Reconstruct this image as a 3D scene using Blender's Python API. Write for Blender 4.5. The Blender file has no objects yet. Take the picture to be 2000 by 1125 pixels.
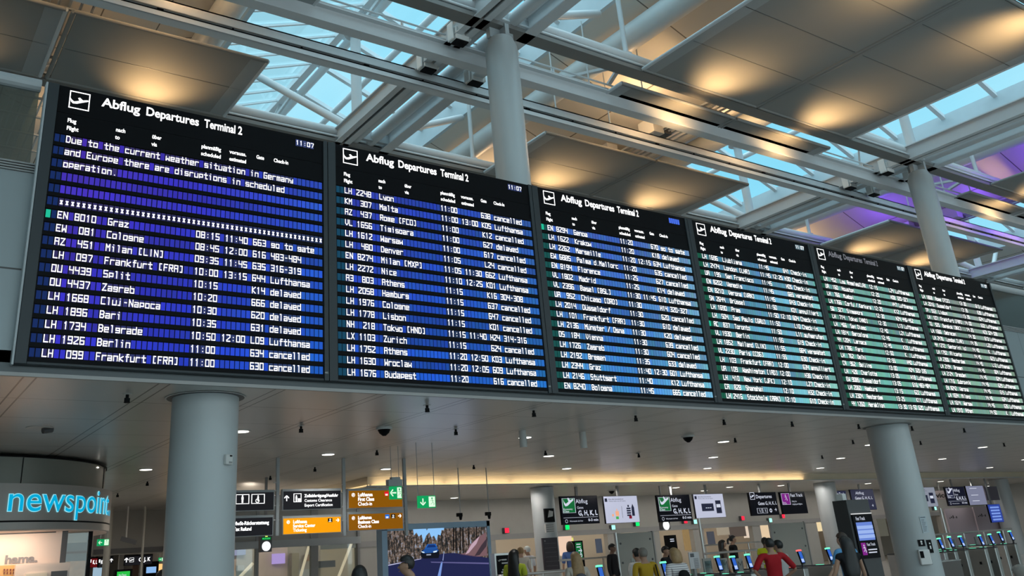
import bpy, bmesh, math, random
from mathutils import Vector, Matrix, Euler
random.seed(7)
D = bpy.data; SC = bpy.context.scene; COL = SC.collection
R = math.radians

# ------------------------------------------------------------------ camera
FOC, PX, PY = 1702.32, 882.5, 414.8          # focal length and principal point in pixels (frame 2000 x 1125)
YAW, PITCH, ROLL = 0.5986, 0.3733, -0.0638
CAM = Vector((-1.4536, -11.0952, 1.72))
fw = Vector((math.sin(YAW)*math.cos(PITCH), math.cos(YAW)*math.cos(PITCH), math.sin(PITCH)))
r0 = Vector((math.cos(YAW), -math.sin(YAW), 0)); u0 = r0.cross(fw)
rt = r0*math.cos(ROLL) + u0*math.sin(ROLL); up = -r0*math.sin(ROLL) + u0*math.cos(ROLL)
cd = D.cameras.new('camera'); cam = D.objects.new('camera', cd); COL.objects.link(cam)
M = Matrix((rt, up, -fw)).transposed().to_4x4(); M.translation = CAM; cam.matrix_world = M
cd.sensor_width = 36; cd.lens = 36*FOC/2000
cd.shift_x = (1000-PX)/2000; cd.shift_y = (PY-562.5)/2000
cd.clip_start = .1; cd.clip_end = 400
SC.camera = cam

def ray(u, v): return rt*((u-PX)/FOC) - up*((v-PY)/FOC) + fw
def ony(u, v, y): d = ray(u, v); return CAM + d*((y-CAM.y)/d.y)
def onz(u, v, z): d = ray(u, v); return CAM + d*((z-CAM.z)/d.z)

# ------------------------------------------------------------------ world, exposure
SC.view_settings.view_transform = 'Standard'; SC.view_settings.look = 'None'
SC.view_settings.exposure = 0.0; SC.view_settings.gamma = 1.0; SC.view_settings.use_curve_mapping = False
W = D.worlds.new('sky'); SC.world = W; W.use_nodes = True
nt = W.node_tree; nt.nodes.clear()
o = nt.nodes.new('ShaderNodeOutputWorld'); bg = nt.nodes.new('ShaderNodeBackground')
tc = nt.nodes.new('ShaderNodeTexCoord'); nz = nt.nodes.new('ShaderNodeTexNoise'); cr = nt.nodes.new('ShaderNodeValToRGB')
nz.inputs['Scale'].default_value = 2.2; nz.inputs['Detail'].default_value = 5
cr.color_ramp.elements[0].position = .38; cr.color_ramp.elements[0].color = (.30, .76, .97, 1)
cr.color_ramp.elements[1].position = .68; cr.color_ramp.elements[1].color = (.56, .90, 1.02, 1)
nt.links.new(tc.outputs['Generated'], nz.inputs['Vector']); nt.links.new(nz.outputs['Fac'], cr.inputs['Fac'])
nt.links.new(cr.outputs['Color'], bg.inputs['Color']); nt.links.new(bg.outputs[0], o.inputs[0])
bg.inputs['Strength'].default_value = 1.0

# ------------------------------------------------------------------ lights of the hall
def lamp(name, kind, loc, power, color, size=.1, size_y=None, aim=None, angle=90, blend=1.0):
    l = D.lights.new(name, kind); ob = D.objects.new(name, l); COL.objects.link(ob)
    ob.location = loc; l.energy = power; l.color = color
    if kind == 'AREA':
        l.size = size
        if size_y: l.shape = 'RECTANGLE'; l.size_y = size_y
    elif kind in ('POINT', 'SPOT'): l.shadow_soft_size = size
    if kind == 'SPOT': l.spot_size = R(angle); l.spot_blend = blend
    if aim is not None:
        d = Vector(aim) - Vector(loc); ob.rotation_euler = d.to_track_quat('-Z', 'Y').to_euler()
    return ob
WARM = (1.0, .62, .27)
SAILX = [(-3.32, .52), (.62, 4.55), (12.1, 16.07), (16.13, 20.1), (27.6, 31.57), (31.63, 35.5), (43.1, 47.0)]
for a, b in SAILX:                                  # floodlights washing the ceiling sails from below
    xm = (a+b)/2 + .15
    k = .35 if b < .6 else 1
    lamp('flood_lamp', 'SPOT', (xm, 6.9, 10.8), 210*k, WARM, .10, aim=(xm, 6.35, 11.7), angle=112, blend=1)
    if a > 5:
        lamp('flood_lamp', 'SPOT', (xm, .6, 10.8), 210, WARM, .10, aim=(xm, .05, 11.7), angle=112, blend=1)
        lamp('flood_lamp', 'SPOT', (xm, 1.15, 11.0), 120, WARM, .08, aim=(xm, 1.75, 11.7), angle=120, blend=1)
        lamp('flood_lamp', 'SPOT', (xm, -4.8, 10.8), 210, WARM, .10, aim=(xm, -4.25, 11.7), angle=112, blend=1)
for x, y in ((14.2, 3.0), (18.0, 3.0), (14.2, 9.5), (18.0, 9.5), (15.9, -1.5), (-1.0, 3.0), (2.2, 3.0), (2.2, 9.5), (33.5, -3), (29.2, 9.6), (33, 9.6)):
    lamp('ceiling_wash_lamp', 'POINT', (x, y, 12.25), 80, (1, .64, .32), .25)
for x, y, p in ((29.6, 5.5, 55), (32.5, 6.0, 60), (29.8, -0.6, 75), (33.5, 1.0, 60), (30.5, 2.65, 30), (34.0, 2.65, 45)):
    lamp('violet_lamp', 'POINT', (x, y, 12.1), p, (.22, .08, 1.0), .2)
# added daylight: soft sky lamp over the roof glass, broad fill lamp behind the viewer
lamp('sky_light', 'SUN', (0, 0, 30), 3.0, (.86, .95, 1.0), aim=(2, 3, 0)).data.angle = R(110)
lamp('facade_fill', 'AREA', (18, -23.5, 6.5), 2300, (.95, .98, 1.0), 60, 10, aim=(18, 0, 7.5))
# lower hall: ceiling downlights give the light (grid in the suspended ceiling)
DOWN = [(x, y) for r_, y in enumerate((3.95, 7.05, 10.05)) for x in [ (4.05 if r_ != 1 else 7.2) + 6.27*k for k in range(8)]]
for x, y in DOWN:
    lamp('downlight_lamp', 'SPOT', (x, y, 3.90), 84, (1, .97, .93), .08, aim=(x, y, 0), angle=120, blend=.6)
for x, y in [(x, y) for y in (13.4, 16.2) for x in range(13, 56, 4)]:
    lamp('downlight_lamp', 'SPOT', (x, y, 3.66), 80, (1, .96, .91), .06, aim=(x, y+.5, 0), angle=172, blend=.25)  # wide rows without fixtures, added to brighten the far walls
for x, y in [(x, y) for y in (14.5, 19.0) for x in (-8, -2, 4, 9)]:
    lamp('downlight_lamp', 'SPOT', (x, y, 3.92), 90, (1, .94, .85), .06, aim=(x, y+.5, 0), angle=165, blend=.4)

# ------------------------------------------------------------------ materials
MATS = {}
def mat(name, col, rough=.5, metal=0., emit=None, es=1., var=.06, scale=3., spec=.5, bump=0., alpha=None):
    if name in MATS: return MATS[name]
    m = D.materials.new(name); m.use_nodes = True; t = m.node_tree; b = t.nodes['Principled BSDF']
    b.inputs['Roughness'].default_value = rough; b.inputs['Metallic'].default_value = metal
    b.inputs['Specular IOR Level'].default_value = spec
    c4 = tuple(col)+(1,)
    if var:
        g = t.nodes.new('ShaderNodeTexCoord'); n = t.nodes.new('ShaderNodeTexNoise'); n.inputs['Scale'].default_value = scale; n.inputs['Detail'].default_value = 4
        x = t.nodes.new('ShaderNodeMix'); x.data_type = 'RGBA'
        x.inputs[6].default_value = tuple(c*(1-var) for c in col)+(1,); x.inputs[7].default_value = tuple(min(1, c*(1+var)) for c in col)+(1,)
        t.links.new(g.outputs['Object'], n.inputs['Vector']); t.links.new(n.outputs['Fac'], x.inputs[0]); t.links.new(x.outputs[2], b.inputs['Base Color'])
        if bump:
            bp = t.nodes.new('ShaderNodeBump'); bp.inputs['Strength'].default_value = bump
            t.links.new(n.outputs['Fac'], bp.inputs['Height']); t.links.new(bp.outputs[0], b.inputs['Normal'])
    else: b.inputs['Base Color'].default_value = c4
    if emit: b.inputs['Emission Color'].default_value = tuple(emit)+(1,); b.inputs['Emission Strength'].default_value = es
    MATS[name] = m; return m
def s2l(r, g, b): return tuple(((c/255)/12.92 if c/255 <= .04045 else ((c/255+.055)/1.055)**2.4) for c in (r, g, b))
def emis(name, rgb, es=1.):                          # glowing colour: display, lit sign, lamp, also a few unlit signs, walls, fittings
    c = s2l(*rgb); return mat(name, tuple(x*.1 for x in c), .5, 0, c, es, var=0, spec=.12)
def attr_mat(name, es=1.):                           # display cells: each cell shows its own colour
    m = D.materials.new(name); m.use_nodes = True; t = m.node_tree; b = t.nodes['Principled BSDF']
    a = t.nodes.new('ShaderNodeAttribute'); a.attribute_name = 'Col'
    t.links.new(a.outputs['Color'], b.inputs['Emission Color']); b.inputs['Emission Strength'].default_value = es
    b.inputs['Base Color'].default_value = (.006, .006, .01, 1); b.inputs['Roughness'].default_value = .5; b.inputs['Specular IOR Level'].default_value = .08
    return m
def glass(name, tint, refl=.12, rough=.02, fres=.8):
    m = D.materials.new(name); m.use_nodes = True; t = m.node_tree; t.nodes.clear()
    o = t.nodes.new('ShaderNodeOutputMaterial'); mx = t.nodes.new('ShaderNodeMixShader'); tr = t.nodes.new('ShaderNodeBsdfTransparent'); gl = t.nodes.new('ShaderNodeBsdfGlossy')
    tr.inputs[0].default_value = tuple(tint)+(1,); gl.inputs['Roughness'].default_value = rough
    fr = t.nodes.new('ShaderNodeFresnel'); fr.inputs[0].default_value = 1.45
    ma = t.nodes.new('ShaderNodeMath'); ma.operation = 'MULTIPLY_ADD'; ma.inputs[1].default_value = fres; ma.inputs[2].default_value = refl*.3
    t.links.new(fr.outputs[0], ma.inputs[0]); t.links.new(ma.outputs[0], mx.inputs[0])
    t.links.new(tr.outputs[0], mx.inputs[1]); t.links.new(gl.outputs[0], mx.inputs[2]); t.links.new(mx.outputs[0], o.inputs[0])
    MATS[name] = m; return m
def grid_mat(name, col, line, ax, rough=.4, metal=0., coat=0.):
    """ceiling panels: dark joints; ax = list of (axis, offset, period, width)"""
    m = D.materials.new(name); m.use_nodes = True; t = m.node_tree; b = t.nodes['Principled BSDF']
    g = t.nodes.new('ShaderNodeTexCoord'); sp = t.nodes.new('ShaderNodeSeparateXYZ'); t.links.new(g.outputs['Object'], sp.inputs[0])
    last = None
    def mth(op, a, b_=None):
        n = t.nodes.new('ShaderNodeMath'); n.operation = op
        for i, v in enumerate((a, b_)):
            if v is None: continue
            if isinstance(v, (int, float)): n.inputs[i].default_value = v
            else: t.links.new(v, n.inputs[i])
        return n.outputs[0]
    for a, off, per, w in ax:
        s = mth('SUBTRACT', sp.outputs[a], off); s = mth('DIVIDE', s, per); s = mth('FRACT', s); s = mth('LESS_THAN', s, w/per)
        last = s if last is None else mth('MAXIMUM', last, s)
    n = t.nodes.new('ShaderNodeTexNoise'); n.inputs['Scale'].default_value = .8; t.links.new(g.outputs['Object'], n.inputs['Vector'])
    v = t.nodes.new('ShaderNodeMix'); v.data_type = 'RGBA'; v.inputs[6].default_value = tuple(c*.94 for c in col)+(1,); v.inputs[7].default_value = tuple(c*1.05 for c in col)+(1,)
    t.links.new(n.outputs['Fac'], v.inputs[0])
    x = t.nodes.new('ShaderNodeMix'); x.data_type = 'RGBA'; t.links.new(v.outputs[2], x.inputs[6]); x.inputs[7].default_value = tuple(line)+(1,)
    t.links.new(last, x.inputs[0]); t.links.new(x.outputs[2], b.inputs['Base Color'])
    b.inputs['Roughness'].default_value = rough; b.inputs['Metallic'].default_value = metal; b.inputs['Coat Weight'].default_value = coat
    MATS[name] = m; return m

STEEL = mat('white_painted_steel', (.55, .565, .575), .4, var=.05, scale=2)
STEELG = mat('grey_painted_steel', (.36, .38, .39), .45, var=.05, scale=2)
COLUMN = mat('column_paint', (.42, .445, .45), .45, var=.03, scale=1.5)
BLACK = mat('black_gloss', (.004, .004, .005), .5, var=.1, spec=.08)
BLACKM = mat('black_matt', (.008, .008, .009), .6, var=.1, spec=.1)
FRAME = mat('slate_frame', (.024, .030, .034), .5, .2, var=.08)
SAILM = mat('sail_fabric', (.235, .23, .22), .7, var=.04, scale=1.2)
SAILE = mat('sail_border', (.30, .31, .31), .6, var=.04)
WALLP = mat('wall_panel_grey', (.42, .46, .47), .4, .2, var=.04, scale=1.2)
INOX = mat('brushed_steel', (.55, .54, .52), .3, .85, var=.08, scale=8)
DARKG = mat('dark_grey', (.09, .09, .095), .5, var=.08)
MIDG = mat('mid_grey', (.25, .25, .245), .5, var=.06)
LIGHTG = mat('light_grey', (.55, .54, .52), .5, var=.05)
WHITE = mat('white_paint', (.75, .74, .72), .5, var=.03)
TXT = emis('lit_white_lettering', (255, 255, 255), 1.7)
SKYST = mat('skylight_white', (.76, .79, .81), .45, var=.03)
GL_SKY = glass('skylight_glass', (.84, .97, 1.0), .03, .02, .25)
GL = glass('clear_glass', (.86, .90, .88), .15)
GL_GREEN = glass('green_tinted_glass', (.35, .42, .38), .5, .08)

# ------------------------------------------------------------------ geometry helpers
def addbox(bm, x0, x1, y0, y1, z0, z1):
    v = [bm.verts.new((x, y, z)) for x in (x0, x1) for y in (y0, y1) for z in (z0, z1)]
    for f in ((0, 1, 3, 2), (4, 6, 7, 5), (0, 4, 5, 1), (2, 3, 7, 6), (0, 2, 6, 4), (1, 5, 7, 3)): bm.faces.new([v[i] for i in f])
def addbeam(bm, a, b, w, h, upv=(0, 0, 1)):          # box along a->b, width w, height h
    a, b = Vector(a), Vector(b); d = (b-a).normalized(); s = d.cross(Vector(upv))
    if s.length < 1e-4: s = d.cross(Vector((0, 1, 0)))
    s.normalize(); n = s.cross(d)
    v = [bm.verts.new(p + s*(w/2*i) + n*(h/2*j)) for p in (a, b) for i in (-1, 1) for j in (-1, 1)]
    for f in ((0, 1, 3, 2), (4, 6, 7, 5), (0, 4, 5, 1), (2, 3, 7, 6), (0, 2, 6, 4), (1, 5, 7, 3)): bm.faces.new([v[i] for i in f])
def addtube(bm, pts, r, n=12, cap=True):
    pts = [Vector(p) for p in pts]; rr = r if isinstance(r, (list, tuple)) else [r]*len(pts); rings = []
    for i, p in enumerate(pts):
        d = (pts[min(i+1, len(pts)-1)] - pts[max(i-1, 0)]).normalized()
        s = d.cross(Vector((0, 0, 1)))
        if s.length < 1e-3: s = Vector((1, 0, 0))
        s.normalize(); t = s.cross(d)
        rings.append([bm.verts.new(p + (s*math.cos(2*math.pi*k/n) + t*math.sin(2*math.pi*k/n))*rr[i]) for k in range(n)])
    for a, b in zip(rings, rings[1:]):
        for k in range(n): bm.faces.new((a[k], a[(k+1) % n], b[(k+1) % n], b[k]))
    if cap: bm.faces.new(rings[0][::-1]); bm.faces.new(rings[-1])
def addprism(bm, poly, y0, y1):                       # poly in x,z extruded along y
    a = [bm.verts.new((x, y0, z)) for x, z in poly]; b = [bm.verts.new((x, y1, z)) for x, z in poly]; n = len(poly)
    bm.faces.new(a); bm.faces.new(b[::-1])
    for i in range(n): bm.faces.new((a[i], b[i], b[(i+1) % n], a[(i+1) % n]))
def adddisc(bm, c, r, h, n=20, axis='z'):
    c = Vector(c); a = []; b = []
    for k in range(n):
        p, q = r*math.cos(2*math.pi*k/n), r*math.sin(2*math.pi*k/n)
        if axis == 'z': a.append(bm.verts.new(c+Vector((p, q, 0)))); b.append(bm.verts.new(c+Vector((p, q, h))))
        else: a.append(bm.verts.new(c+Vector((p, 0, q)))); b.append(bm.verts.new(c+Vector((p, h, q))))
    bm.faces.new(a); bm.faces.new(b[::-1])
    for k in range(n): bm.faces.new((a[k], b[k], b[(k+1) % n], a[(k+1) % n]))
def obj(name, bm, m, parent=None, smooth=False, bevel=0.):
    bmesh.ops.recalc_face_normals(bm, faces=bm.faces)
    me = D.meshes.new(name); bm.to_mesh(me); bm.free()
    if smooth:
        for p in me.polygons: p.use_smooth = True
        me.set_sharp_from_angle(angle=R(40))
    if m: me.materials.append(m)
    ob = D.objects.new(name, me); COL.objects.link(ob)
    if parent: ob.parent = parent
    if bevel:
        b = ob.modifiers.new('bevel', 'BEVEL'); b.width = bevel; b.segments = 2; b.limit_method = 'ANGLE'
    return ob
def B(): return bmesh.new()
def box(name, m, x0, x1, y0, y1, z0, z1, parent=None, bevel=0.):
    b = B(); addbox(b, x0, x1, y0, y1, z0, z1); return obj(name, b, m, parent, bevel=bevel)
def tag(o, label, cat, group=None):
    o['label'] = label; o['category'] = cat
    if group: o['group'] = group
    return o
def thing(name, label, cat, loc=(0, 0, 0), rz=0, group=None):
    o = D.objects.new(name, None); COL.objects.link(o); o.location = loc; o.rotation_euler = (0, 0, rz); o.empty_display_size = .2
    return tag(o, label, cat, group)
def struct(o): o['kind'] = 'structure'; return o
def dup(root, loc, label=None, rz=None):
    c = root.copy(); COL.objects.link(c); c.location = loc
    if rz is not None: c.rotation_euler = (0, 0, rz)
    if label: c['label'] = label
    for ch in list(root.children):
        d = ch.copy(); COL.objects.link(d); d.parent = c
        for g in list(ch.children):
            e = g.copy(); COL.objects.link(e); e.parent = d
    return c

# lettering made with the built-in font, as flat meshes standing in the x-z plane
_tc = {}
def text_mesh(s, bold=0.):
    k = (s, bold)
    if k not in _tc:
        cu = D.curves.new('t', 'FONT'); cu.body = s; cu.resolution_u = 7 if s in ('newspoint', 'hama.') else 3; cu.offset = bold; cu.fill_mode = 'FRONT'
        ob = D.objects.new('t', cu); me = D.meshes.new_from_object(ob)
        _tc[k] = ([tuple(v.co) for v in me.vertices], [tuple(p.vertices) for p in me.polygons])
        D.objects.remove(ob); D.curves.remove(cu); D.meshes.remove(me)
    return _tc[k]
_cap = None
def addtext(bm, s, x, z, cap, y=0., width=None, bold=.012, squeeze=.82, align='l', path=None):
    global _cap
    if _cap is None: _cap = max(v[1] for v in text_mesh('H')[0])
    vs, fs = text_mesh(s, bold)
    if not vs: return
    k = cap/_cap; xs = [v[0] for v in vs]; w0 = max(xs); kx = k*squeeze
    if width: kx = width/w0
    off = {'l': 0, 'c': -w0*kx/2, 'r': -w0*kx}[align]
    vv = []
    for v in vs:
        px, pz = x + off + v[0]*kx, z + v[1]*k
        vv.append(bm.verts.new(path(px, pz) if path else (px, y, pz)))
    for f in fs:
        try: bm.faces.new([vv[i] for i in f])
        except ValueError: pass
# square stroke letters of the departure board; points are column,row on a 5 x 9 grid, baseline in row 2
GL5 = {'A': '02 08 48 42|05 45', 'B': '02 08 38 47 46 35 05|35 44 43 32 02', 'C': '48 08 02 42', 'D': '02 08 38 47 43 32 02', 'E': '48 08 02 42|05 35', 'F': '48 08 02|05 35', 'G': '48 08 02 42 45 25', 'H': '02 08|42 48|05 45', 'I': '28 22', 'J': '48 42 02 04', 'K': '02 08|48 05 42', 'L': '08 02 42', 'M': '02 08 25 48 42', 'N': '02 08 42 48', 'O': '02 08 48 42 02', 'P': '02 08 48 45 05', 'Q': '02 08 48 42 02|24 42', 'R': '02 08 48 45 05|25 42', 'S': '48 08 05 45 42 02', 'T': '08 48|28 22', 'U': '08 02 42 48', 'V': '08 04 22 44 48', 'W': '08 02 25 42 48', 'X': '02 48|08 42', 'Y': '08 06 25 46 48|25 22', 'Z': '08 48 02 42',
'0': '02 08 48 42 02', '1': '17 28 22', '2': '08 48 46 03 02 42', '3': '08 48 42 02|15 45', '4': '08 05 45|48 42', '5': '48 08 05 45 42 02', '6': '48 08 02 42 45 05', '7': '08 48 47 22', '8': '02 08 48 42 02|05 45', '9': '45 05 08 48 42 02',
'a': '06 46 42 02 04 44', 'b': '08 02 42 46 06', 'c': '46 06 02 42', 'd': '48 42 02 06 46', 'e': '04 44 46 06 02 42', 'f': '48 28 22|16 46', 'g': '02 42 46 06 04 44', 'h': '08 02|06 46 42', 'i': '16 26 22|28 28', 'j': '26 22 02|28 28', 'k': '08 02|46 04 42', 'l': '18 28 22', 'm': '02 06 46 42|26 22', 'n': '02 06 46 42', 'o': '02 06 46 42 02', 'p': '02 06 46 43 03', 'r': '02 06|05 16 46', 's': '46 06 04 44 42 02', 't': '28 22 42|06 46', 'u': '06 02 42 46', 'v': '06 22 46', 'w': '06 02 24 42 46', 'x': '02 46|06 42', 'y': '06 04 44|46 42 12', 'z': '06 46 02 42', 'ü': '06 02 42 46|08 08|48 48',
':': '26 26|23 23', '.': '22 22', '-': '15 35', '(': '38 18 12 32', ')': '18 38 32 12', '/': '02 48', '*': '13 36|16 33|23 26'}
def addglyph(bm, ch, x, z, ux, uz, y, th=1.12):
    for st in GL5[ch].split('|'):
        P = [(int(q[0]), int(q[1])-2) for q in st.split()]
        for (ax, az), (bx, bz) in zip(P, P[1:]):
            d = Vector((bx-ax, bz-az)); L = d.length; d = d/L if L else Vector((1, 0)); n = Vector((-d.y, d.x))*th/2; e = d*th/2
            q = [Vector((ax, az))-e-n, Vector((bx, bz))+e-n, Vector((bx, bz))+e+n, Vector((ax, az))-e+n]
            bm.faces.new([bm.verts.new((x+p.x*ux, y, z+p.y*uz)) for p in q])

# ------------------------------------------------------------------ setting: floor, walls, upper roof
FLOORM = grid_mat('stone_floor', (.45, .44, .42), (.2, .2, .19), [(0, 0, .9, .006), (1, 0, .9, .006)], rough=.18)
struct(box('floor', FLOORM, -16, 58, -24, 46, -.2, 0))
HALLW = mat('hall_wall', (.50, .50, .48), .6, var=.05, scale=.6)
struct(box('wall_back', HALLW, -16, 58, -24.4, -24, 12.0, 17))                # unseen facade, glazed to let more daylight in
_w = D.objects.new('window_9', None); COL.objects.link(_w); _w.location = (21, -24.2, 0); _w['kind'] = 'structure'
box('glazing', GL, -37, 37, -.01, .01, 0, 12.0, _w)
_b = B()
for _k in range(21): addbox(_b, -37+3.7*_k-.06, -37+3.7*_k+.06, -.1, .1, 0, 12.0)
for _z in (.1, 3, 6, 9): addbox(_b, -37, 37, -.08, .08, _z-.05, _z+.05)
obj('mullions', _b, STEELG, _w)
struct(box('wall_left', HALLW, -16.4, -16, -24, 46, 0, 17))
struct(box('wall_right', HALLW, 58, 58.4, -24, 46, 0, 17))
struct(box('wall_gallery', HALLW, -16, 58, 16, 16.4, 4.3, 17))
ZB, PH, PW = 4.117, 3.667, 3.75                       # board: bottom height, panel height, panel width
ZC, ZC2, YC = 3.95, 3.69, 12.25                       # suspended ceiling, lower part of it, where it steps
CEIL = grid_mat('ceiling_panels', (.47, .455, .435), (.03, .028, .025), [(0, 1.55-1.567*2, 1.567, .022), (0, 1.69-1.567*2, 1.567, .022), (1, 1.53, 1.565, .018)], rough=.30, metal=.12)
struct(box('ceiling', CEIL, -16, 58, .12, YC, ZC, ZC+.3))
struct(box('ceiling_annex', CEIL, -16, 11.0, YC, 46, ZC, ZC+.3))
CEIL2 = grid_mat('ceiling_panels_far', (.50, .48, .44), (.2, .19, .18), [(1, .1, .30, .012)], rough=.26, metal=.2)
b = B(); addbox(b, 11.0, 58, YC, 46, ZC2, ZC+.3); struct(obj('ceiling_lower', b, CEIL2))
struct(box('trim_1', mat('ceiling_lip', (.30, .29, .28), .45, .1), -16, 58, .07, .12, ZC-.004, ZC+.04))
# fascia and parapet on which the board hangs
WALLG = grid_mat('parapet_panels', (.24, .275, .285), (.05, .05, .05), [(2, 5.235, 50, .022), (0, .9, 4.0, .012)], rough=.38, metal=.25)
struct(box('wall_parapet', WALLG, -16, 58, .12, .5, ZC+.14, 6.52))
struct(box('trim_8', mat('fascia_slate', (.085, .095, .10), .45, .2), -16, 58, .085, .12, ZC+.04, ZC+.15))
b = B()
for k in range(4): addbox(b, -16, 58, .10, .5, 6.525+.035*k, 6.545+.035*k)
struct(obj('trim_2', b, MIDG))
def balustrade(name, x0, x1, n, label):
    t = thing(name, label, 'balustrade', ((x0+x1)/2, .28, 6.68)); o = (x0+x1)/2
    w = (x1-x0)/n
    for k in range(n):
        box('glass_pane', GL_GREEN, x0-o+w*k+.012, x0-o+w*(k+1)-.012, -.01, .01, 0, 1.12, t)
    b = B(); addbox(b, x0-o, x1-o, -.07, .07, 1.12, 1.24); addtube(b, [(x0-o, -.02, 1.16), (x1-o, -.02, 1.16)], .085, 12); obj('handrail', b, STEELG, t)
    b = B(); addbox(b, x0-o, x1-o, -.05, .05, -.03, .03); obj('base_rail', b, MIDG, t)
balustrade('gallery_balustrade', -12, -.2, 4, 'green tinted glass balustrade with steel rail left of the departure boards')
balustrade('gallery_balustrade', 24.2, 42, 6, 'glass balustrade with steel rail right of the departure boards')
struct(box('wall_gallery_floor', mat('gallery_floor', (.3, .3, .29), .5), -16, 58, .5, 16, 4.3, 6.5))

XR, ZR, HW, ZE, ZF = 8.4, 16.0, 3.72, 14.59, 13.96    # ridge x, ridge z, skylight half width, eave z, curb foot z
PER = 15.5; Y0, Y1 = -19.5, 16.0; SL = .39
ROOFP = grid_mat('roof_soffit', (.66, .62, .56), (.16, .14, .12), [(1, .85, 3.0, .035), (0, 0, 1.33, .03)], rough=.65)
def soff(x): return ZF - SL*(abs(x-XR)-HW)            # height of the opaque soffit beside a skylight (local bay)
NB = range(-1, 4)
struct(box('wall_roof_end', HALLW, -16, 58, Y0-.6, Y0-.3, 11, 17))
for i in NB:                                           # sloping opaque soffits between the skylights
    xr = XR + PER*i; mid = xr + PER/2; zv = soff(XR+PER/2)
    for s, nm in ((1, 'ceiling_soffit'), (-1, 'ceiling_soffit')):
        if i == 3 and s > 0: continue
        b = B(); xa, xb = xr + s*HW, xr + s*PER/2
        addprism(b, [(xa, ZF), (xb, zv), (xb, zv+.25), (xa, ZF+.25)], Y0, Y1)
        struct(obj(nm, b, ROOFP))
        b = B(); x1, x2 = sorted((xr+s*(HW-.04), xr+s*(HW+.2))); addbox(b, x1, x2, Y0, Y1, ZF-.03, ZE+.02)
        struct(obj('trim_curb', b, mat('curb_paint', (.58, .66, .70), .5)))
def skylight(i):
    xr = XR + PER*i
    t = D.objects.new('window_%d' % (i+2), None); COL.objects.link(t); t.location = (xr, 0, ZE); t['kind'] = 'structure'
    h = ZR-ZE
    b = B()
    for s in (1, -1):
        v = [b.verts.new(p) for p in ((0, Y0, h), (0, Y1, h), (s*HW, Y1, 0), (s*HW, Y0, 0))]; b.faces.new(v)
    o = obj('glazing', b, GL_SKY, t)
    b = B(); addbeam(b, (-.12, Y0, h-.10), (-.12, Y1, h-.10), .22, .2); addtube(b, [(.17, Y0, h-.26), (.17, Y1, h-.26)], .13, 12); obj('ridge_beam', b, SKYST, t, smooth=True)
    b = B(); addtube(b, [(1.25, Y0, h-.48-.28), (1.25, Y1, h-.48-.28)], .1, 10); obj('purlin', b, SKYST, t, smooth=True)
    first = {}
    y = Y0 + .4
    k = 0
    while y < Y1:
        for s in ((-1, 1) if k % 2 == 0 else (-1,)):
            if s not in first:
                b = B(); addbeam(b, (s*.05, 0, h-.07), (s*HW, 0, -.07), .07 if s < 0 else .14, .05 if s < 0 else .14)
                o = obj('rafter', b, SKYST, t); o.location.y = y; first[s] = o
            else:
                o = first[s].copy(); COL.objects.link(o); o.parent = t; o.location.y = y
        y += .86; k += 1
    return t
for i in NB:
    skylight(i)
struct(box('ceiling_roof_south', HALLW, -16, 58, -24, Y0, 12, 12.3))

# ------------------------------------------------------------------ roof steel
ZT = 11.72                                             # level of the sails and of the truss undersides
def ibeam(bm, a, b, w, h, tf=.03, tw=.03):             # underside of the beam runs along a->b
    a, b = Vector(a), Vector(b)
    for dz, ww, hh in ((tf/2, w, tf), (h-tf/2, w, tf), (h/2, tw, h-2*tf)):
        addbeam(bm, a+Vector((0, 0, dz)), b+Vector((0, 0, dz)), ww, hh)
def truss(i, label):                                   # twin girder with two tubes running along the hall
    xt = PER*i
    t = thing('roof_girder', label, 'girder', (8.3+xt, -1.5, ZT), 0, 'twin roof girders under the skylights')
    b = B(); x = -.63
    ibeam(b, (x-.10, Y0+1.5, 0), (x-.10, Y1+1.4, 0), .16, .42); ibeam(b, (x+.14, Y0+1.5, 0), (x+.14, Y1+1.4, 0), .16, .42); addbox(b, x-.02, x+.06, Y0+1.5, Y1+1.4, .16, .40)
    obj('channel_beam', b, STEEL, t)
    b = B(); ibeam(b, (.62, Y0+1.5, 0), (.62, Y1+1.4, 0), .28, .42); obj('flange_beam', b, STEEL, t)
    for x in (-.24, .2):
        b = B(); addtube(b, [(x, Y0+1.5, .23), (x, Y1+1.4, .23)], .145, 18); obj('tube', b, STEEL, t, smooth=True)
    b = B()
    for y in (-5.15, .85, 6.85, 12.85):
        addbox(b, -.7, .6, y+1.5-.06, y+1.5+.06, .10, .34)
    obj('cross_plate', b, STEELG, t)
    for y in (-5.15, .85, 6.85, 12.85):                # struts carrying the skylight ridge
        b = B(); addtube(b, [(-.3, y+1.5, .42), (-.3, y+1.5, 3.2)], .14, 12); adddisc(b, (-.3, y+1.5, 3.2), .3, .12, 14); addbeam(b, (-.3, y+1.5, 3.3), (.1, y+1.5, 4.2), .1, .1); addbeam(b, (-.3, y+1.5, 3.3), (.1, y+1.5-.9, 4.1), .08, .08); addbeam(b, (-.3, y+1.5, 3.3), (.1, y+1.5+.9, 4.1), .08, .08)
        obj('post', b, STEEL, t, smooth=True)
        b = B(); addtube(b, [(-.45, y+1.5+.1, .42), (-2.3, y+1.5+2.9, 3.15)], .11, 10); obj('diagonal_tube', b, STEEL, t, smooth=True)
        b = B(); addtube(b, [(.62, y+1.5-.1, .42), (3.6, y+1.5+.8, 2.0)], .10, 10); obj('diagonal_tube', b, STEEL, t, smooth=True)
    return t
for i, lab in ((-1, 'white twin roof girder beyond the left edge of the boards'), (0, 'white twin roof girder passing over the first two departure boards'), (1, 'white twin roof girder meeting the top of the right upper column'), (2, 'white twin roof girder far right above the last departure board')):
    truss(i, lab)
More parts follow.
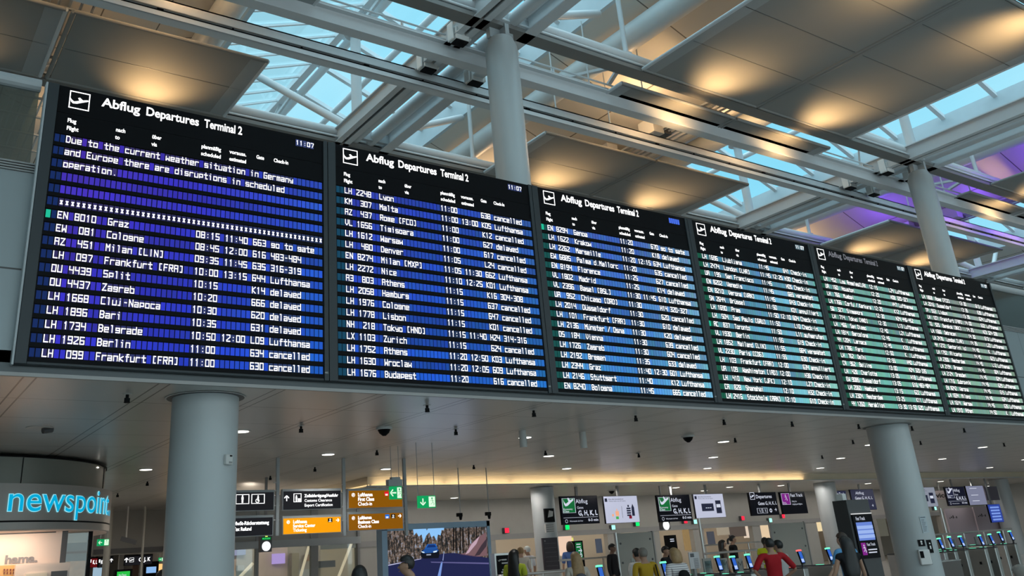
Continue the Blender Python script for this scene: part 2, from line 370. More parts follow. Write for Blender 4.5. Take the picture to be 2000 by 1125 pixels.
def long_beam(y, z, kind, label, name):
    t = thing(name, label, 'beam', (20, y, z))
    b = B(); L0, L1 = -35.5, 37.5
    if kind == 'L2':
        ibeam(b, (L0, 0, 0), (L1, 0, 0), .26, .40); obj('beam', b, STEEL, t)
        b = B(); addtube(b, [(L0, -.02, .62), (L1, -.02, .62)], .022, 8); addtube(b, [(L0, -.02, .5), (L1, -.02, .5)], .016, 6)
        for k in range(36): addbox(b, L0+2*k-.02, L0+2*k+.02, -.03, .01, .38, .63)
        obj('cable_rail', b, STEEL, t)
    elif kind == 'L1':
        addbox(b, L0, L1, -.10, .14, 0, .03); addbox(b, L0, L1, -.12, -.09, 0, .10); addbox(b, L0, L1, .0, .03, .03, .40); addbox(b, L0, L1, -.10, .10, .37, .40); addbox(b, L0, L1, -.10, -.07, .20, .40)
        obj('channel_beam', b, STEEL, t)
        b = B(); addbox(b, L0, L1, -.02, 0, .1, .2); 
        obj('cable_tray', b, BLACKM, t)
        b = B()
        for k in range(50): addbox(b, L0+1.45*k, L0+1.45*k+(.12 if k % 3 == 0 else .03), -.06, 0, .10, .20)
        obj('clamp', b, BLACK, t)
        b = B(); addtube(b, [(L0, .12, .30), (L1, .12, .30)], .05, 8); obj('pipe', b, STEEL, t, smooth=True)
    else:
        addbox(b, L0, L1, -.17, .17, 0, .10); addbox(b, L0, L1, .10, .14, .10, .42); obj('beam', b, mat('shaded_beam', (.17, .16, .15), .5, var=.06), t)  # dark colour stands in for shade on the unlit underside
        b = B(); addtube(b, [(L0, -.02, .36), (L1, -.02, .36)], .13, 14); obj('tube', b, STEEL, t, smooth=True)
        b = B(); addtube(b, [(L0, -.17, .16), (L1, -.17, .16)], .028, 8); obj('pipe', b, STEEL, t, smooth=True)
    return t
long_beam(7.25, ZT, 'D', 'grey roof beam with pipe just above the top edge of the boards', 'roof_beam')
long_beam(.95, ZT, 'D', 'dark roof beam along the far edge of the large overhead sails', 'roof_beam')
long_beam(-5.2, ZT, 'D', 'roof beam overhead along the near edge of the large sails', 'roof_beam')
long_beam(3.2, 11.35, 'L1', 'white channel beam with cable tray, lower of the two long beams', 'channel_beam')
long_beam(1.95, 11.35, 'L2', 'white plain I beam with cable rail, upper of the two long beams', 'flanged_beam')
# hangers that tie the long beams to the girders
first = None; XB = [7.67, 8.92]
for i in (0, 1, 2):
    for xb, sd in ((7.67, 'left'), (8.92, 'right')):
        for y, w in ((1.95, 'plain I beam'), (3.2, 'channel beam')):
            gn = ('first girder', 'second girder', 'far right girder')[i]
            lab = 'steel hanger of the %s, %s side of the %s' % (w, sd, gn)
            if first is None:
                first = thing('beam_hanger', lab, 'bracket', (xb, y-.36, ZT), 0, 'hangers between roof beams')
                b = B(); addbox(b, -.17, .17, -.13, .13, -.10, .20); addbox(b, -.24, -.2, -.1, .1, -.12, .3); addbox(b, .2, .24, -.1, .1, -.05, .45); obj('housing', b, WHITE, first, bevel=.02)
                b = B(); addbox(b, -.15, .15, -.11, .11, -.13, -.10); obj('base_plate', b, BLACKM, first)
                b = B(); addtube(b, [(-.03, -.15, .1), (-.03, -.18, .3), (.03, -.18, .3), (.03, -.15, .1)], .02, 6); obj('hook', b, BLACKM, first)
            else: dup(first, (xb+PER*i, y-.36, ZT), lab)
# upper columns on the gallery
def upper_column(x, label):
    t = thing('steel_column', label, 'column', (x, 1.0, 4.3), 0, 'white columns above the boards')
    b = B(); addtube(b, [(0, 0, 0), (0, 0, 7.0), (0, 0, 7.22)], [.335, .335, .25], 32); obj('shaft', b, COLUMN, t, smooth=True)
    b = B(); addbox(b, -.30, .30, -.06, .06, 7.2, 7.48); addbox(b, -.05, .05, -.25, .25, 7.2, 7.48); obj('head_plate', b, STEELG, t)
upper_column(8.28, 'white steel column rising behind the second departure board'); upper_column(23.75, 'white steel column rising behind the last departure board')

# ceiling sails
def sail(xa, xb, ya, yb, label, z=ZT, seams=True, sides=(1,), group='ceiling sails with warm floodlight'):
    xm, ym = (xa+xb)/2, (ya+yb)/2
    t = thing('ceiling_sail', label, 'ceiling sail', (xm, ym, z), 0, group)
    hx, hy = (xb-xa)/2-.02, (yb-ya)/2
    b = B(); addbox(b, -hx+.06, hx-.06, -hy+.05, hy-.05, 0, .04); obj('panel', b, SAILM, t)
    for s in sides: box('border', SAILE, s*hx-.36 if s > 0 else -hx+.03, hx-.03 if s > 0 else -hx+.36, -hy+.05, hy-.05, -.004, .03, t)
    b = B()
    if seams:
        n = max(1, round((yb-ya)/1.45))
        for k in range(1, n): y = -hy + 2*hy*k/n; addbox(b, -hx+.1, hx-.1, y-.008, y+.008, -.004, .01)
        obj('seam', b, DARKG, t)
    for e in (((-hx, -hy), (hx, -hy)), ((hx, -hy), (hx, hy)), ((hx, hy), (-hx, hy)), ((-hx, hy), (-hx, -hy))):
        b = B(); addtube(b, [(*e[0], .02), (*e[1], .02)], .045, 10); obj('edge_tube', b, STEEL if e[0][0] == e[1][0] and (1 if e[0][0] > 0 else -1) in sides else SAILM, t, smooth=True)
    return t
nm = ['left edge of the picture', 'first departure board', 'third board, left of the pair', 'third and fourth boards, right of the pair', 'fifth board, left of the pair', 'last board behind the column', 'far right end']
for (a, c), n, sd in zip(SAILX, nm, (1, 1, -1, 1, -1, 1, -1)): sail(a, c, 4.27, 7.03, 'grey floodlit ceiling sail over the '+n, sides=(sd,))
sail(12.1, 16.07, -4.95, .72, 'large grey overhead sail, left of the overhead pair', sides=(-1,)); sail(16.13, 20.1, -4.95, .72, 'large grey overhead sail, right of the overhead pair')
sail(12.1, 16.07, 1.42, 2.42, 'narrow warm-lit sail behind the plain I beam, left of the two', seams=False, sides=(-1,)); sail(16.13, 20.1, 1.42, 2.42, 'narrow warm-lit sail behind the plain I beam, right of the two', seams=False)
sail(27.6, 31.57, 1.42, 2.42, 'narrow warm-lit sail right of the upper right column', seams=False); sail(31.63, 35.5, 1.42, 2.42, 'narrow warm-lit sail at the right picture edge', seams=False)
sail(27.6, 31.57, -4.95, .72, 'large warm-lit sail cut by the right picture edge'); sail(-3.32, .52, 1.42, 2.42, 'narrow sail beyond the top left corner', seams=False); sail(.62, 4.55, 1.42, 2.42, 'narrow sail at the top of the picture above the first board', seams=False)
# air ducts, suspension rods, cable trays
for x, lab in ((3.83, 'large round air duct left of the first skylight'), (12.75, 'large round air duct right of the first skylight'), (19.3, 'large round air duct left of the second skylight'), (28.25, 'round air duct right of the second skylight')):
    b = B(); addtube(b, [(0, -17.5, 0), (0, 17.2, 0)], .32, 24)
    o = obj('air_duct', b, mat('duct_paint', (.66, .68, .68), .4, var=.03), smooth=True); o.location = (x, -1.5, 13.22); tag(o, lab, 'duct')
for i, nm in ((0, 'first'), (1, 'second')):
    for y, w in ((.95, 'dark beam'), (7.25, 'beam above the boards')):
        b = B(); addtube(b, [(0, 0, 0), (0, 0, 1.75)], .06, 10); addbox(b, -.09, .09, -.09, .09, -.02, .03)
        o = obj('suspension_rod', b, STEEL, smooth=True); o.location = (11.9+PER*i, y, 12.2); tag(o, 'white rod from soffit to %s right of the %s skylight' % (w, nm), 'rod')
    for y in (3.2, 1.95):
        for x in (11.6, 13.4):
            b = B(); addtube(b, [(0, 0, 0), (0, 0, 1.85)], .018, 6); addbox(b, -.03, .03, -.03, .03, 0, .08)
            o = obj('suspension_wire', b, STEEL); o.location = (x+PER*i, y, 11.74); tag(o, 'thin %s hanger rod of the %s right of the %s skylight' % ('right' if x > 12 else 'left', 'channel beam' if y > 3 else 'plain I beam', nm), 'rod')
b = B(); addtube(b, [(9.0, .4, 12.25), (12.2, -2.4, 12.95)], .035, 8); tag(obj('tie_rod', b, STEEL), 'thin steel tie rod from the first girder to the soffit at the top', 'rod')
b = B(); addtube(b, [(24.5, .4, 12.25), (27.7, -2.4, 12.95)], .035, 8); tag(obj('tie_rod', b, STEEL), 'thin steel tie rod from the right girder towards the violet soffit', 'rod')
b = B(); addtube(b, [(23.2, 2.4, 12.15), (22.0, 1.3, 14.2)], .03, 8); tag(obj('tie_rod', b, STEEL), 'thin tie rod crossing the second skylight', 'rod')
for i, lab in ((0, 'white cranked steel bracket beside the narrow sail left end'), (1, 'cranked steel bracket below the violet soffit')):
    b = B(); addbeam(b, (11.0+PER*i, 2.9, 12.2), (12.2+PER*i, 1.45, 12.25), .1, .07); addbeam(b, (12.2+PER*i, 1.45, 12.25), (12.5+PER*i, 2.2, 12.2), .1, .07); tag(obj('cranked_bracket', b, STEEL), lab, 'bracket')
# service trays with ventilation units under the valley of the soffit
for i, lab in ((0, 'cable tray with ventilation boxes below the warm soffit'), (1, 'cable tray with pipes below the violet soffit'), (-1, 'cable tray with pipes showing between the two left sails')):
    t = thing('service_tray', lab, 'cable tray', (16.15+PER*i, 0, 12.2))
    b = B()
    for x in (-.5, -.38, -.2, .0, .2, .42): addtube(b, [(x, -6, .10), (x, 13, .10)], .03, 6)
    obj('pipe', b, STEEL, t)
    b = B()
    for k in range(19): addbox(b, -.6, .55, -6+k-.03, -6+k+.03, .02, .06)
    obj('rung', b, STEELG, t)
    for k in (3.4, 5.2):
        b = B(); addbox(b, -.9, -.5, k, k+.55, -.1, .35); obj('fan_box', b, LIGHTG, t, bevel=.01)
        b = B(); addbox(b, -.46, -.1, k+.1, k+.5, 0, .2); obj('grille', b, DARKG, t)

# ------------------------------------------------------------------ departure boards
ROWS = [[('Due to the current weather situation in Germany',), ('and Europe there are disruptions in scheduled',), ('operation.',), ('',), ('',), ('*'*54,),
 'EN 8010|Graz|08:15|11:40|663|go to gate|f', 'EW  081|Cologne|08:45|12:00|616|483-484', 'AZ  451|Milan (LIN)|09:35|11:45|635|316-319', 'LH  097|Frankfurt (FRA)|10:00|13:15|644|Lufthansa', 'OU 4439|Split|10:15||K14|delayed', 'OU 4437|Zagreb|10:20||666|delayed', 'LH 1668|Cluj-Napoca|10:30||620|delayed', 'LH 1896|Bari|10:35||631|delayed', 'LH 1734|Belgrade|10:50|12:00|L09|Lufthansa', 'LH 1926|Berlin|11:00||634|cancelled', 'LH  099|Frankfurt (FRA)|11:00||630|cancelled'],
['LH 2248|Lyon|11:00||638|cancelled', 'KM  307|Malta|11:00|13:00|K05|Lufthansa', 'AZ  437|Rome (FCO)|11:00||K12|cancelled', 'VL 1656|Timisoara|11:00||627|delayed', 'LH 1612|Warsaw|11:00||617|cancelled', 'LH  480|Denver|11:05||L24|cancelled', 'EN 8274|Milan (MXP)|11:05|11:30|662|Lufthansa', 'LH 2272|Nice|11:10|12:25|K01|Lufthansa', 'A3  803|Athens|11:15||K16|304-308', 'LH 2058|Hamburg|11:15||637|cancelled', 'LH 1976|Cologne|11:15||647|cancelled', 'LH 1778|Lisbon|11:15||K01|cancelled', 'NH  218|Tokyo (HND)|11:15|11:40|H24|314-316', 'LX 1103|Zurich|11:15||624|cancelled', 'LH 1752|Athens|11:20|12:50|K03|Lufthansa', 'LH 1630|Wroclaw|11:20|12:05|609|Lufthansa', 'LH 1676|Budapest|11:20||616|cancelled'],
['EN 8294|Genoa|11:20||670|go to gate|f', 'LH 1622|Krakow|11:20||K18|delayed', 'LH 2262|Marseille|11:20|12:15|634|Lufthansa', 'EW 6885|Palma d.Mallorc|11:20||635|cancelled', 'EN 8194|Florence|11:25||627|cancelled', 'VL 1802|Madrid|11:25||K14|delayed', 'VL 2396|Basel (BSL)|11:30|11:45|610|Lufthansa', 'UA  952|Chicago (ORD)|11:30||H14|320-327', 'LH 2014|Düsseldorf|11:30||620|cancelled', 'LH  101|Frankfurt (FRA)|11:30||610|delayed', 'LH 2136|Münster / Osna|11:30||K20|delayed', 'OS  184|Vienna|11:30||639|cancelled', 'LH 1726|Zagreb|11:30||604|cancelled', 'LH 2192|Bremen|11:35||633|delayed', 'LH 2344|Graz|11:40|12:30|601|Lufthansa', 'LH 2146|Stuttgart|11:40||K12|Lufthansa', 'EN 8240|Bologna|11:45||665|cancelled'],
['LH 1696|Ljubljana|11:45||641|Check-in', 'LH 2474|London (LHR)|11:45|12:25|H30|Check-in', 'UA  195|San Francisco|11:45||H05|Check-in', 'EN 8202|Venedig|11:45||665|verspätet', 'EN 8210|Verona (VRN)|11:45||643|Check-in', 'SN 2644|Brüssel|11:50||K01|annulliert', 'LH 1690|Prag|11:50|12:10|604|Check-in', 'LH  504|Sao Paulo (GRU)|11:50||L10|Check-in', 'AC  837|Toronto|11:50||L11|aufgerufen|f', 'VL 1930|Berlin|11:55||619|Check-in', 'LH 1852|Mailand (LIN)|11:55||664|verspätet', 'VL 2230|Paris (CDG)|11:55||630|Check-in', 'LH  103|Frankfurt (FRA)|12:00||634|annulliert', 'UA  109|Washington (IAD)|12:00||H38|Check-in', 'LH  410|New York (JFK)|12:10||L27|Check-in', 'CA  828|Shanghai|12:10||H32|Check-in', 'LH 2416|Stockholm (ARN)|12:10||610|Check-in'],
['LH  452|Los Angeles(LAX|12:15||L24|Lufthansa', 'UA  160|Houston|12:20||H08|320-327', 'LH  766|Mumbai|12:20||H47|Lufthansa', 'LH 1766|Corfu / Kerkyra|12:25||K12|Lufthansa', 'SQ  327|Singapore|12:30||H24|446-452', 'LH  714|Tokyo (HND)|12:30||L13|Lufthansa', 'LH  466|San Diego|12:40||L21|Lufthansa', 'LH 1814|Barcelona|12:45||K..|Lufthansa', '4Y 1204|Larnaca|12:45||K33|Lufthansa', 'LH 1786|Faro|12:50||K..|Lufthansa', 'LH  762|Delhi|12:55||H40|Lufthansa', 'CA  962|Beijing|13:00||H24|320-335', 'LH  428|Charlotte|13:05||H18|Lufthansa', 'EW 9085|Dusseldorf|13:05||616|483-484', 'LH 2060|Hamburg|13:15||622|Lufthansa', 'LH 2304|Amsterdam|13:25||K11|Lufthansa', '4Y 1260|Heraklion|13:30|13:50|G20|Lufthansa'],
['LH 1868|Rome (FCO)|13:30||613|Lufthansa', 'LH 2016|Dusseldorf|13:35||630|Lufthansa', 'TP  553|Lisbon|13:35||624|Lufthansa', 'LH  107|Frankfurt (FRA)|14:00||632|Lufthansa', 'TG  925|Bangkok (BKK)|14:25||H23|324-328', 'LH 1666|Debrecen|14:30||613|Lufthansa', 'LH 2476|London (LHR)|14:35||L22|Lufthansa', '4Y 1272|Santorini Isl|14:40||K..|Lufthansa', 'LH 1792|Alicante|14:45||623|Lufthansa', 'LH 2306|Amsterdam|14:45||L12|Lufthansa', 'LH 2194|Bremen|14:45||604|Lufthansa', 'LH 2124|Dresden|14:45||624|Lufthansa', 'LH 1716|Dubrovnik|14:45||629|Lufthansa', 'EN 8242|Verona|14:45||615|Lufthansa', 'LH 1834|Milano|14:45||634|Lufthansa', 'LH 1614|Warsaw|14:45||635|Lufthansa', 'LH 1910|Athen|14:50||K..|Lufthansa']]
GL5['ä'] = '06 46 42 02 04 44|08 08|48 48'
CELL = attr_mat('display_cell', 1.0)
CW, RP, CH = .0673, .1753, .103
# colour of the empty cells: left, middle, right for the top row and for the bottom row of each board
CC = [[(78, 48, 190), (58, 52, 205), (48, 88, 215), (58, 50, 205), (36, 60, 205), (28, 100, 212)], [(58, 70, 205), (44, 82, 212), (58, 105, 205), (30, 88, 205), (28, 92, 215), (36, 120, 200)],
      [(70, 110, 200), (62, 105, 200), (105, 150, 185), (62, 135, 190), (60, 130, 195), (105, 165, 190)], [(75, 130, 150), (90, 150, 190), (110, 170, 175), (95, 165, 165), (95, 165, 180), (130, 190, 185)],
      [(95, 150, 140), (105, 155, 150), (120, 165, 155), (100, 165, 150), (100, 165, 150), (125, 175, 160)], [(105, 140, 130), (125, 140, 135), (140, 160, 150), (110, 160, 140), (115, 160, 140), (135, 170, 150)]]
DIM = [(14, 38, 92), (14, 66, 92), (16, 78, 74), (18, 88, 66), (22, 84, 64), (34, 84, 66)]
LOWB = [1, 1, 1, 1, 1, 1]
def lerp(a, b, t): return tuple(x+(y-x)*t for x, y in zip(a, b))
rnd = random.Random(3)
def cell_rows(t, bi):
    cc = CC[bi]
    for r, row in enumerate(ROWS[bi]):
        s = [' ']*56; flag = False
        if isinstance(row, tuple): put = [(2, row[0])]
        else:
            q = row.split('|'); put = [(2, q[0]), (11, q[1]), (28, q[2]), (34, q[3]), (40, q[4]), (44, q[5])]; flag = len(q) > 6
        for c, x in put:
            for k, ch in enumerate(x):
                if c+k < 56: s[c+k] = ch
        b = B(); lay = b.loops.layers.float_color.new('Col'); v = r/16
        zt = 2.955 - RP*r
        jr = rnd.uniform(-.10, .10); blk = 0
        for c in range(56):
            if c % 14 == 0: blk = rnd.uniform(-.07, .07)
            u = c/55
            top = lerp(cc[0], cc[1], u*2) if u < .5 else lerp(cc[1], cc[2], u*2-1); bot = lerp(cc[3], cc[4], u*2) if u < .5 else lerp(cc[4], cc[5], u*2-1)
            col = tuple(x*(1+jr+blk+rnd.uniform(-.05, .05)) for x in lerp(top, bot, v))
            if c < 2: col = (28, 190, 150) if (flag and c == 0) else DIM[bi]
            elif s[c] != ' ':
                g = sum(col)/3; col = tuple(x*.35 + g*.28 for x in col)
            if bi < 2 and s[c] == ' ' and c > 1: col = tuple(x*.9 for x in col)
            n0 = len(b.faces)
            addbox(b, c*CW+.006, (c+1)*CW-.008, -.010, 0, zt-CH, zt)
            b.faces.ensure_lookup_table(); l4 = s2l(*[max(0, min(255, x)) for x in col])+(1,)
            for f in list(b.faces)[n0:]:
                for lp in f.loops: lp[lay] = l4
        o = obj('flap_row', b, CELL, t)
        if any(ch != ' ' for ch in s):
            b = B()
            for c, ch in enumerate(s):
                if ch in GL5: addglyph(b, ch, c*CW+CW*.5-2*.0111, zt-CH+.0095, .0111, .0141, -.014, .95)
            obj('row_text', b, TXT, o)
PLANE = [(.04, .62), (.12, .50), (.24, .42), (.36, .46), (.50, .52), (.42, .66), (.50, .70), (.66, .58), (.88, .64), (.94, .62), (.93, .57), (.70, .47), (.40, .33), (.20, .30), (.10, .38)]
def pictogram(b, x, z, s, y=-.012, th=.05, fill=None, sc=1.0):
    t = th*s
    for q in ((x, x+s, z, z+t), (x, x+s, z+s-t, z+s), (x, x+t, z, z+s), (x+s-t, x+s, z, z+s)): addbox(b, q[0], q[1], y, y+.006, q[2], q[3])
    addprism(b, [(x+px*s, z+(pz-.02)*s) for px, pz in PLANE], y, y+.006)
POSN = ['leftmost departure board with the weather message and flights to Graz and Cologne', 'second departure board from the left, its first flight goes to Lyon', 'third departure board from the left, its first flight goes to Genoa', 'fourth departure board from the left, its first flight goes to Ljubljana', 'fifth departure board from the left, first flight to Los Angeles', 'rightmost departure board, its first flight goes to Rome']
def board(i):
    t = thing('departure_board', POSN[i], 'departure board', (4.0*i, 0, ZB), 0, 'departure boards in a row')
    x0, x1 = -.147, 3.853
    b = B(); addbox(b, x0+.004, x1-.004, .012, .115, -.05, PH); obj('cabinet', b, FRAME, t)
    b = B(); addbox(b, -.012, PW+.03, -.001, .011, 0, PH); obj('backing', b, BLACKM, t)
    b = B(); addbox(b, x0+.004, -.012, -.03, .011, -.045, PH); addbox(b, PW+.03, x1-.004, -.03, .011, -.045, PH); addbox(b, -.012, PW+.03, -.012, .011, -.045, .0); obj('frame', b, FRAME, t, bevel=.006)
    b = B(); addbox(b, -.01, PW+.028, -.008, -.001, 3.275, PH-.004); addbox(b, -.01, PW+.028, -.008, -.001, 2.985, 3.262); obj('header_panel', b, BLACK, t)
    b = B()
    for r in range(18): addbox(b, -.01, PW+.028, -.018, -.001, 2.955-RP*r+.012, 2.955-RP*r+.06)
    obj('row_ledge', b, BLACK, t)
    cell_rows(t, i)
    b = B(); pictogram(b, .125, 3.364, .255); obj('pictogram', b, TXT, t)
    b = B(); addtext(b, 'Abflug', .535, 3.484, .125, -.012, .50, .022); addtext(b, 'Departures', 1.11, 3.484, .125, -.012, .74, .022); addtext(b, 'Terminal 2', 1.93, 3.484, .125, -.012, .56, .022)
    obj('title_lettering', b, TXT if i != 4 else emis('dim_lettering', (120, 122, 130), 1), t)
    b = B()
    for a_, c_, x, w in (('Flug', 'Flight', .131, .145), ('nach', 'to', .740, .15), ('über', 'via', 1.218, .13), ('planmäßig', 'scheduled', 1.902, .285), ('vorauss.', 'estimated', 2.312, .25), ('Gate', '', 2.715, .12), ('Check-In', '', 2.984, .23)):
        addtext(b, a_, x, 3.150, .056, -.012, None if a_ in ('Flug', 'nach', 'über') else w, .025)
        if c_: addtext(b, c_, x, 3.038, .056, -.012, None if c_ in ('Flight', 'to', 'via') else w, .025)
    obj('column_headings', b, TXT, t)
    b = B(); lay = b.loops.layers.float_color.new('Col'); cks = '11:07' if i != 2 else '     '
    for k in range(5):
        n0 = len(b.faces); addbox(b, 3.327+k*.0606+.006, 3.327+(k+1)*.0606-.008, -.014, -.008, 3.492, 3.598); b.faces.ensure_lookup_table()
        l4 = s2l(*((70, 110, 230) if cks[k] == ' ' else (60, 72, 120) if i < 3 else (95, 120, 130)))+(1,)
        for f in list(b.faces)[n0:]:
            for lp in f.loops: lp[lay] = l4
    o = obj('clock_display', b, CELL, t)
    b = B()
    for k, ch in enumerate(cks):
        if ch in GL5: addglyph(b, ch, 3.327+(k+.5)*.0606-2*.0098, 3.513, .0098, .0108, -.018, 1.0)
    if cks.strip(): obj('clock_digits', b, TXT, o)
    else: b.free()
    b = B(); addtext(b, 'AEG', 3.782, .055, .022, -.032, .05, .01); obj('maker_plate', b, LIGHTG, t)
for i in range(6): board(i)
b = B(); addbox(b, -.17, -.147, -.02, .115, 4.06, ZB+PH); tag(obj('side_trim', b, STEELG), 'slim pale steel trim down the left side of the leftmost departure board', 'trim')

# ------------------------------------------------------------------ lower hall: shell at the back
struct(box('wall_front', HALLW, -16, 58, 45.7, 46, 0, 4.3))
def pxz(u, v, y): return ony(u, v, y).z
def pxx(u, v, y): return ony(u, v, y).x
def rect(u0, v0, u1, v1, y):                           # frame pixels -> x0, x1, z0, z1 in the upright plane y
    vm, um = (v0+v1)/2, (u0+u1)/2
    return pxx(u0, vm, y), pxx(u1, vm, y), pxz(um, v1, y), pxz(um, v0, y)
def oncyl(u, v, cx, cy, r):
    d = ray(u, v); a = d.x**2+d.y**2; ex, ey = CAM.x-cx, CAM.y-cy
    bq = ex*d.x+ey*d.y; c = ex*ex+ey*ey-r*r; q = bq*bq-a*c
    t = (-bq-math.sqrt(max(q, 0)))/a; return CAM + d*t
BEIGE = mat('beige_wall', (.33, .32, .295), .55, var=.05)
YW = 19.0
wz = 2.25
struct(box('wall_far', BEIGE, 11.0, 58, YW, YW+.25, wz, ZC2))
struct(box('trim_3', MIDG, 11.0, 58, YW-.08, YW, wz-.10, wz+.10))
for k, (u0, u1) in enumerate(((698, 748), (952, 968), (1188, 1214), (1276, 1290), (1357, 1378), (1474, 1490), (1566, 1602), (1700, 1722), (1788, 1800), (1848, 1860))):
    struct(box('wall_pier_%d' % (k+1), BEIGE, pxx(u0, 1060, YW), pxx(u1, 1060, YW), YW, YW+.25, 0, wz))
struct(box('wall_corridor', mat('corridor_wall', (.62, .56, .48), .5, var=.06, scale=.5), 11.0, 58, 25, 25.2, 0, ZC2))
struct(box('wall_side', BEIGE, 10.8, 11.0, YW, 46, 0, ZC))
for x in (14, 19, 24, 30, 37, 45):
    lamp('corridor_lamp', 'POINT', (x, 22, 3.2), 90, (1, .86, .68), .2)
for x in (-9, -3, 3, 8):
    lamp('far_hall_lamp', 'POINT', (x, 30, 3.5), 70, (1, .88, .74), .2)
# warm light cove where the ceiling steps down
LED = emis('cove_light', (255, 220, 160), 1.1)
b = B(); addbox(b, 11.02, 30.9, YC-.085, YC-.045, ZC2+.02, ZC2+.045); tag(obj('cove_light_strip', b, LED), 'long warm light strip along the ceiling step above the gates', 'light strip')
b = B(); addbox(b, 10.92, 10.95, YC-.05, 38, ZC2+.02, ZC2+.045); tag(obj('cove_light_strip', b, LED), 'warm light strip running back along the side of the raised ceiling', 'light strip')
struct(box('trim_4', mat('cove_face', (.72, .62, .46), .5), 10.9, 58, YC-.03, YC, ZC2, ZC))
struct(box('trim_5', MATS['cove_face'], 10.97, 11.0, YC, 46, ZC2, ZC))
struct(box('trim_6', LIGHTG, 10.88, 58, YC-.10, YC, ZC2-.02, ZC2+.015))
for k in range(8): lamp('cove_lamp', 'AREA', (12.3+2.5*k, YC-.16, ZC2+.06), 3.2, (1, .76, .46), 2.4, .06, aim=(12.3+2.5*k, YC+.05, ZC+.02))

# ceiling downlights, sprinklers
DL = emis('downlight_glow', (255, 250, 240), 3.0)
first = None
for x, y in DOWN:
    if x > 46: continue
    lab = 'round white ceiling downlight %.0f m behind the boards, %s row from the front' % (y, {3: 'first', 7: 'second', 10: 'third'}[int(y)])
    if first is None:
        first = thing('ceiling_downlight', '', 'downlight', (x, y, ZC), 0, 'downlights in the suspended ceiling')
        b = B(); adddisc(b, (0, 0, -.012), .17, .012, 24); obj('trim_ring', b, LIGHTG, first)
        b = B(); adddisc(b, (0, 0, -.018), .135, .008, 24); obj('diffuser', b, DL, first); o = first
    else: o = dup(first, (x, y, ZC))
    o['label'] = 'flat round white downlight recessed in the low panelled ceiling'
first2 = None
for u, v in ((887, 972), (928, 981), (960, 988), (1000, 993), (1320, 952), (1425, 951), (1525, 948), (1375, 958), (1695, 944), (1837, 940), (1935, 943), (1930, 949), (820, 1006), (858, 1010)):
    p = onz(u, v, ZC2)
    if p.y > 40 or p.y < YC+.3: continue
    o = dup(first, (p.x, p.y, ZC2)); o['group'] = 'downlights in the lower ceiling'; o['label'] = 'flat round downlight in the lower ceiling beyond the warm light strip'
first = None
for u, v in ((249, 770), (588, 832), (834, 791), (890, 838), (736, 879), (528, 929), (615, 912), (288, 940), (1042, 801), (1241, 811), (1413, 819), (1546, 823), (1676, 828), (1780, 832), (1882, 836), (1435, 855), (1665, 859), (1797, 861), (1960, 865), (925, 908), (1065, 880), (1247, 885), (1605, 889), (230, 963), (276, 1000), (326, 988)):
    p = onz(u, v, ZC)
    if p.y > 40: continue
    if first is None:
        first = thing('sprinkler', 'small dark sprinkler head hanging from the low panelled ceiling', 'sprinkler', (p.x, p.y, ZC), 0, 'sprinkler heads in the suspended ceiling')
        b = B(); adddisc(b, (0, 0, -.006), .06, .006, 14); obj('rosette', b, LIGHTG, first)
        b = B(); addtube(b, [(0, 0, 0), (0, 0, -.05)], .022, 8); addbox(b, -.035, .035, -.01, .01, -.1, -.05); adddisc(b, (0, 0, -.112), .04, .01, 10); obj('head', b, BLACKM, first)
    else: dup(first, (p.x, p.y, ZC))
for u, v, lab in ((750, 835, 'dark camera dome beside the seam in front of the hanging signs'), (1343, 851, 'dark camera dome right of the middle of the ceiling'), (1194, 957, 'dark camera dome above the white info screen')):
    p = onz(u, v, ZC if v < 900 else ZC2); t = thing('camera_dome', lab, 'camera', p)
    b = B(); adddisc(b, (0, 0, -.04), .15, .04, 20); obj('base', b, LIGHTG, t)
    b = B(); addtube(b, [(0, 0, -.04), (0, 0, -.1), (0, 0, -.15)], [.12, .09, .03], 16); obj('dome', b, BLACK, t, smooth=True)
for u, v, lab in ((1020, 841, 'left grey tube lamp hanging from the low ceiling'), (1137, 844, 'right grey tube lamp hanging from the low ceiling')):
    p = onz(u, v, ZC); b = B(); addtube(b, [(0, 0, 0), (0, 0, -.33)], .075, 16); o = obj('tube_lamp', b, LIGHTG, smooth=True); o.location = p; tag(o, lab, 'lamp')
p = onz(77, 835, ZC); t = thing('speaker_grille', 'half-open round ceiling vent above the round shop', 'vent', p)
b = B(); adddisc(b, (0, 0, -.012), .2, .012, 24); obj('cover', b, LIGHTG, t)
b = B(); addtube(b, [(.05, -.03, -.05), (.19, .02, -.02)], .05, 8); obj('opening', b, DARKG, t)

# ------------------------------------------------------------------ lower columns
def round_column(x, y, r, z1, label, collar=True):
    t = thing('round_column', label, 'column', (x, y, 0), 0, 'round white columns of the lower hall')
    b = B(); addtube(b, [(0, 0, 0), (0, 0, z1-.012)], r, 64); obj('shaft', b, COLUMN, t, smooth=True)
    if collar:
        b = B(); adddisc(b, (0, 0, z1-.011), r+.075, .008, 48); obj('collar', b, DARKG, t)
        b = B(); adddisc(b, (0, 0, z1-.0105), r+.10, .004, 48); obj('rim', b, LIGHTG, t)
    return t
C1 = (2.44, .97, .45); C2 = (18.9, .97, .46)
round_column(*C1, ZC, 'big round white column below the first departure board'); round_column(*C2, ZC, 'big round white column at the right with a soap dispenser')
round_column(pxx(1621, 1000, 13.7), 13.7, .45, ZC2, 'round column behind the black top woman and the totem', False); round_column(pxx(1966, 1000, 13.4), 13.4, .46, ZC2, 'round column at the far right behind the gates', False); round_column(pxx(1062, 1000, 13.6), 13.6, .40, ZC2, 'slim white column carrying two notice boards', False)
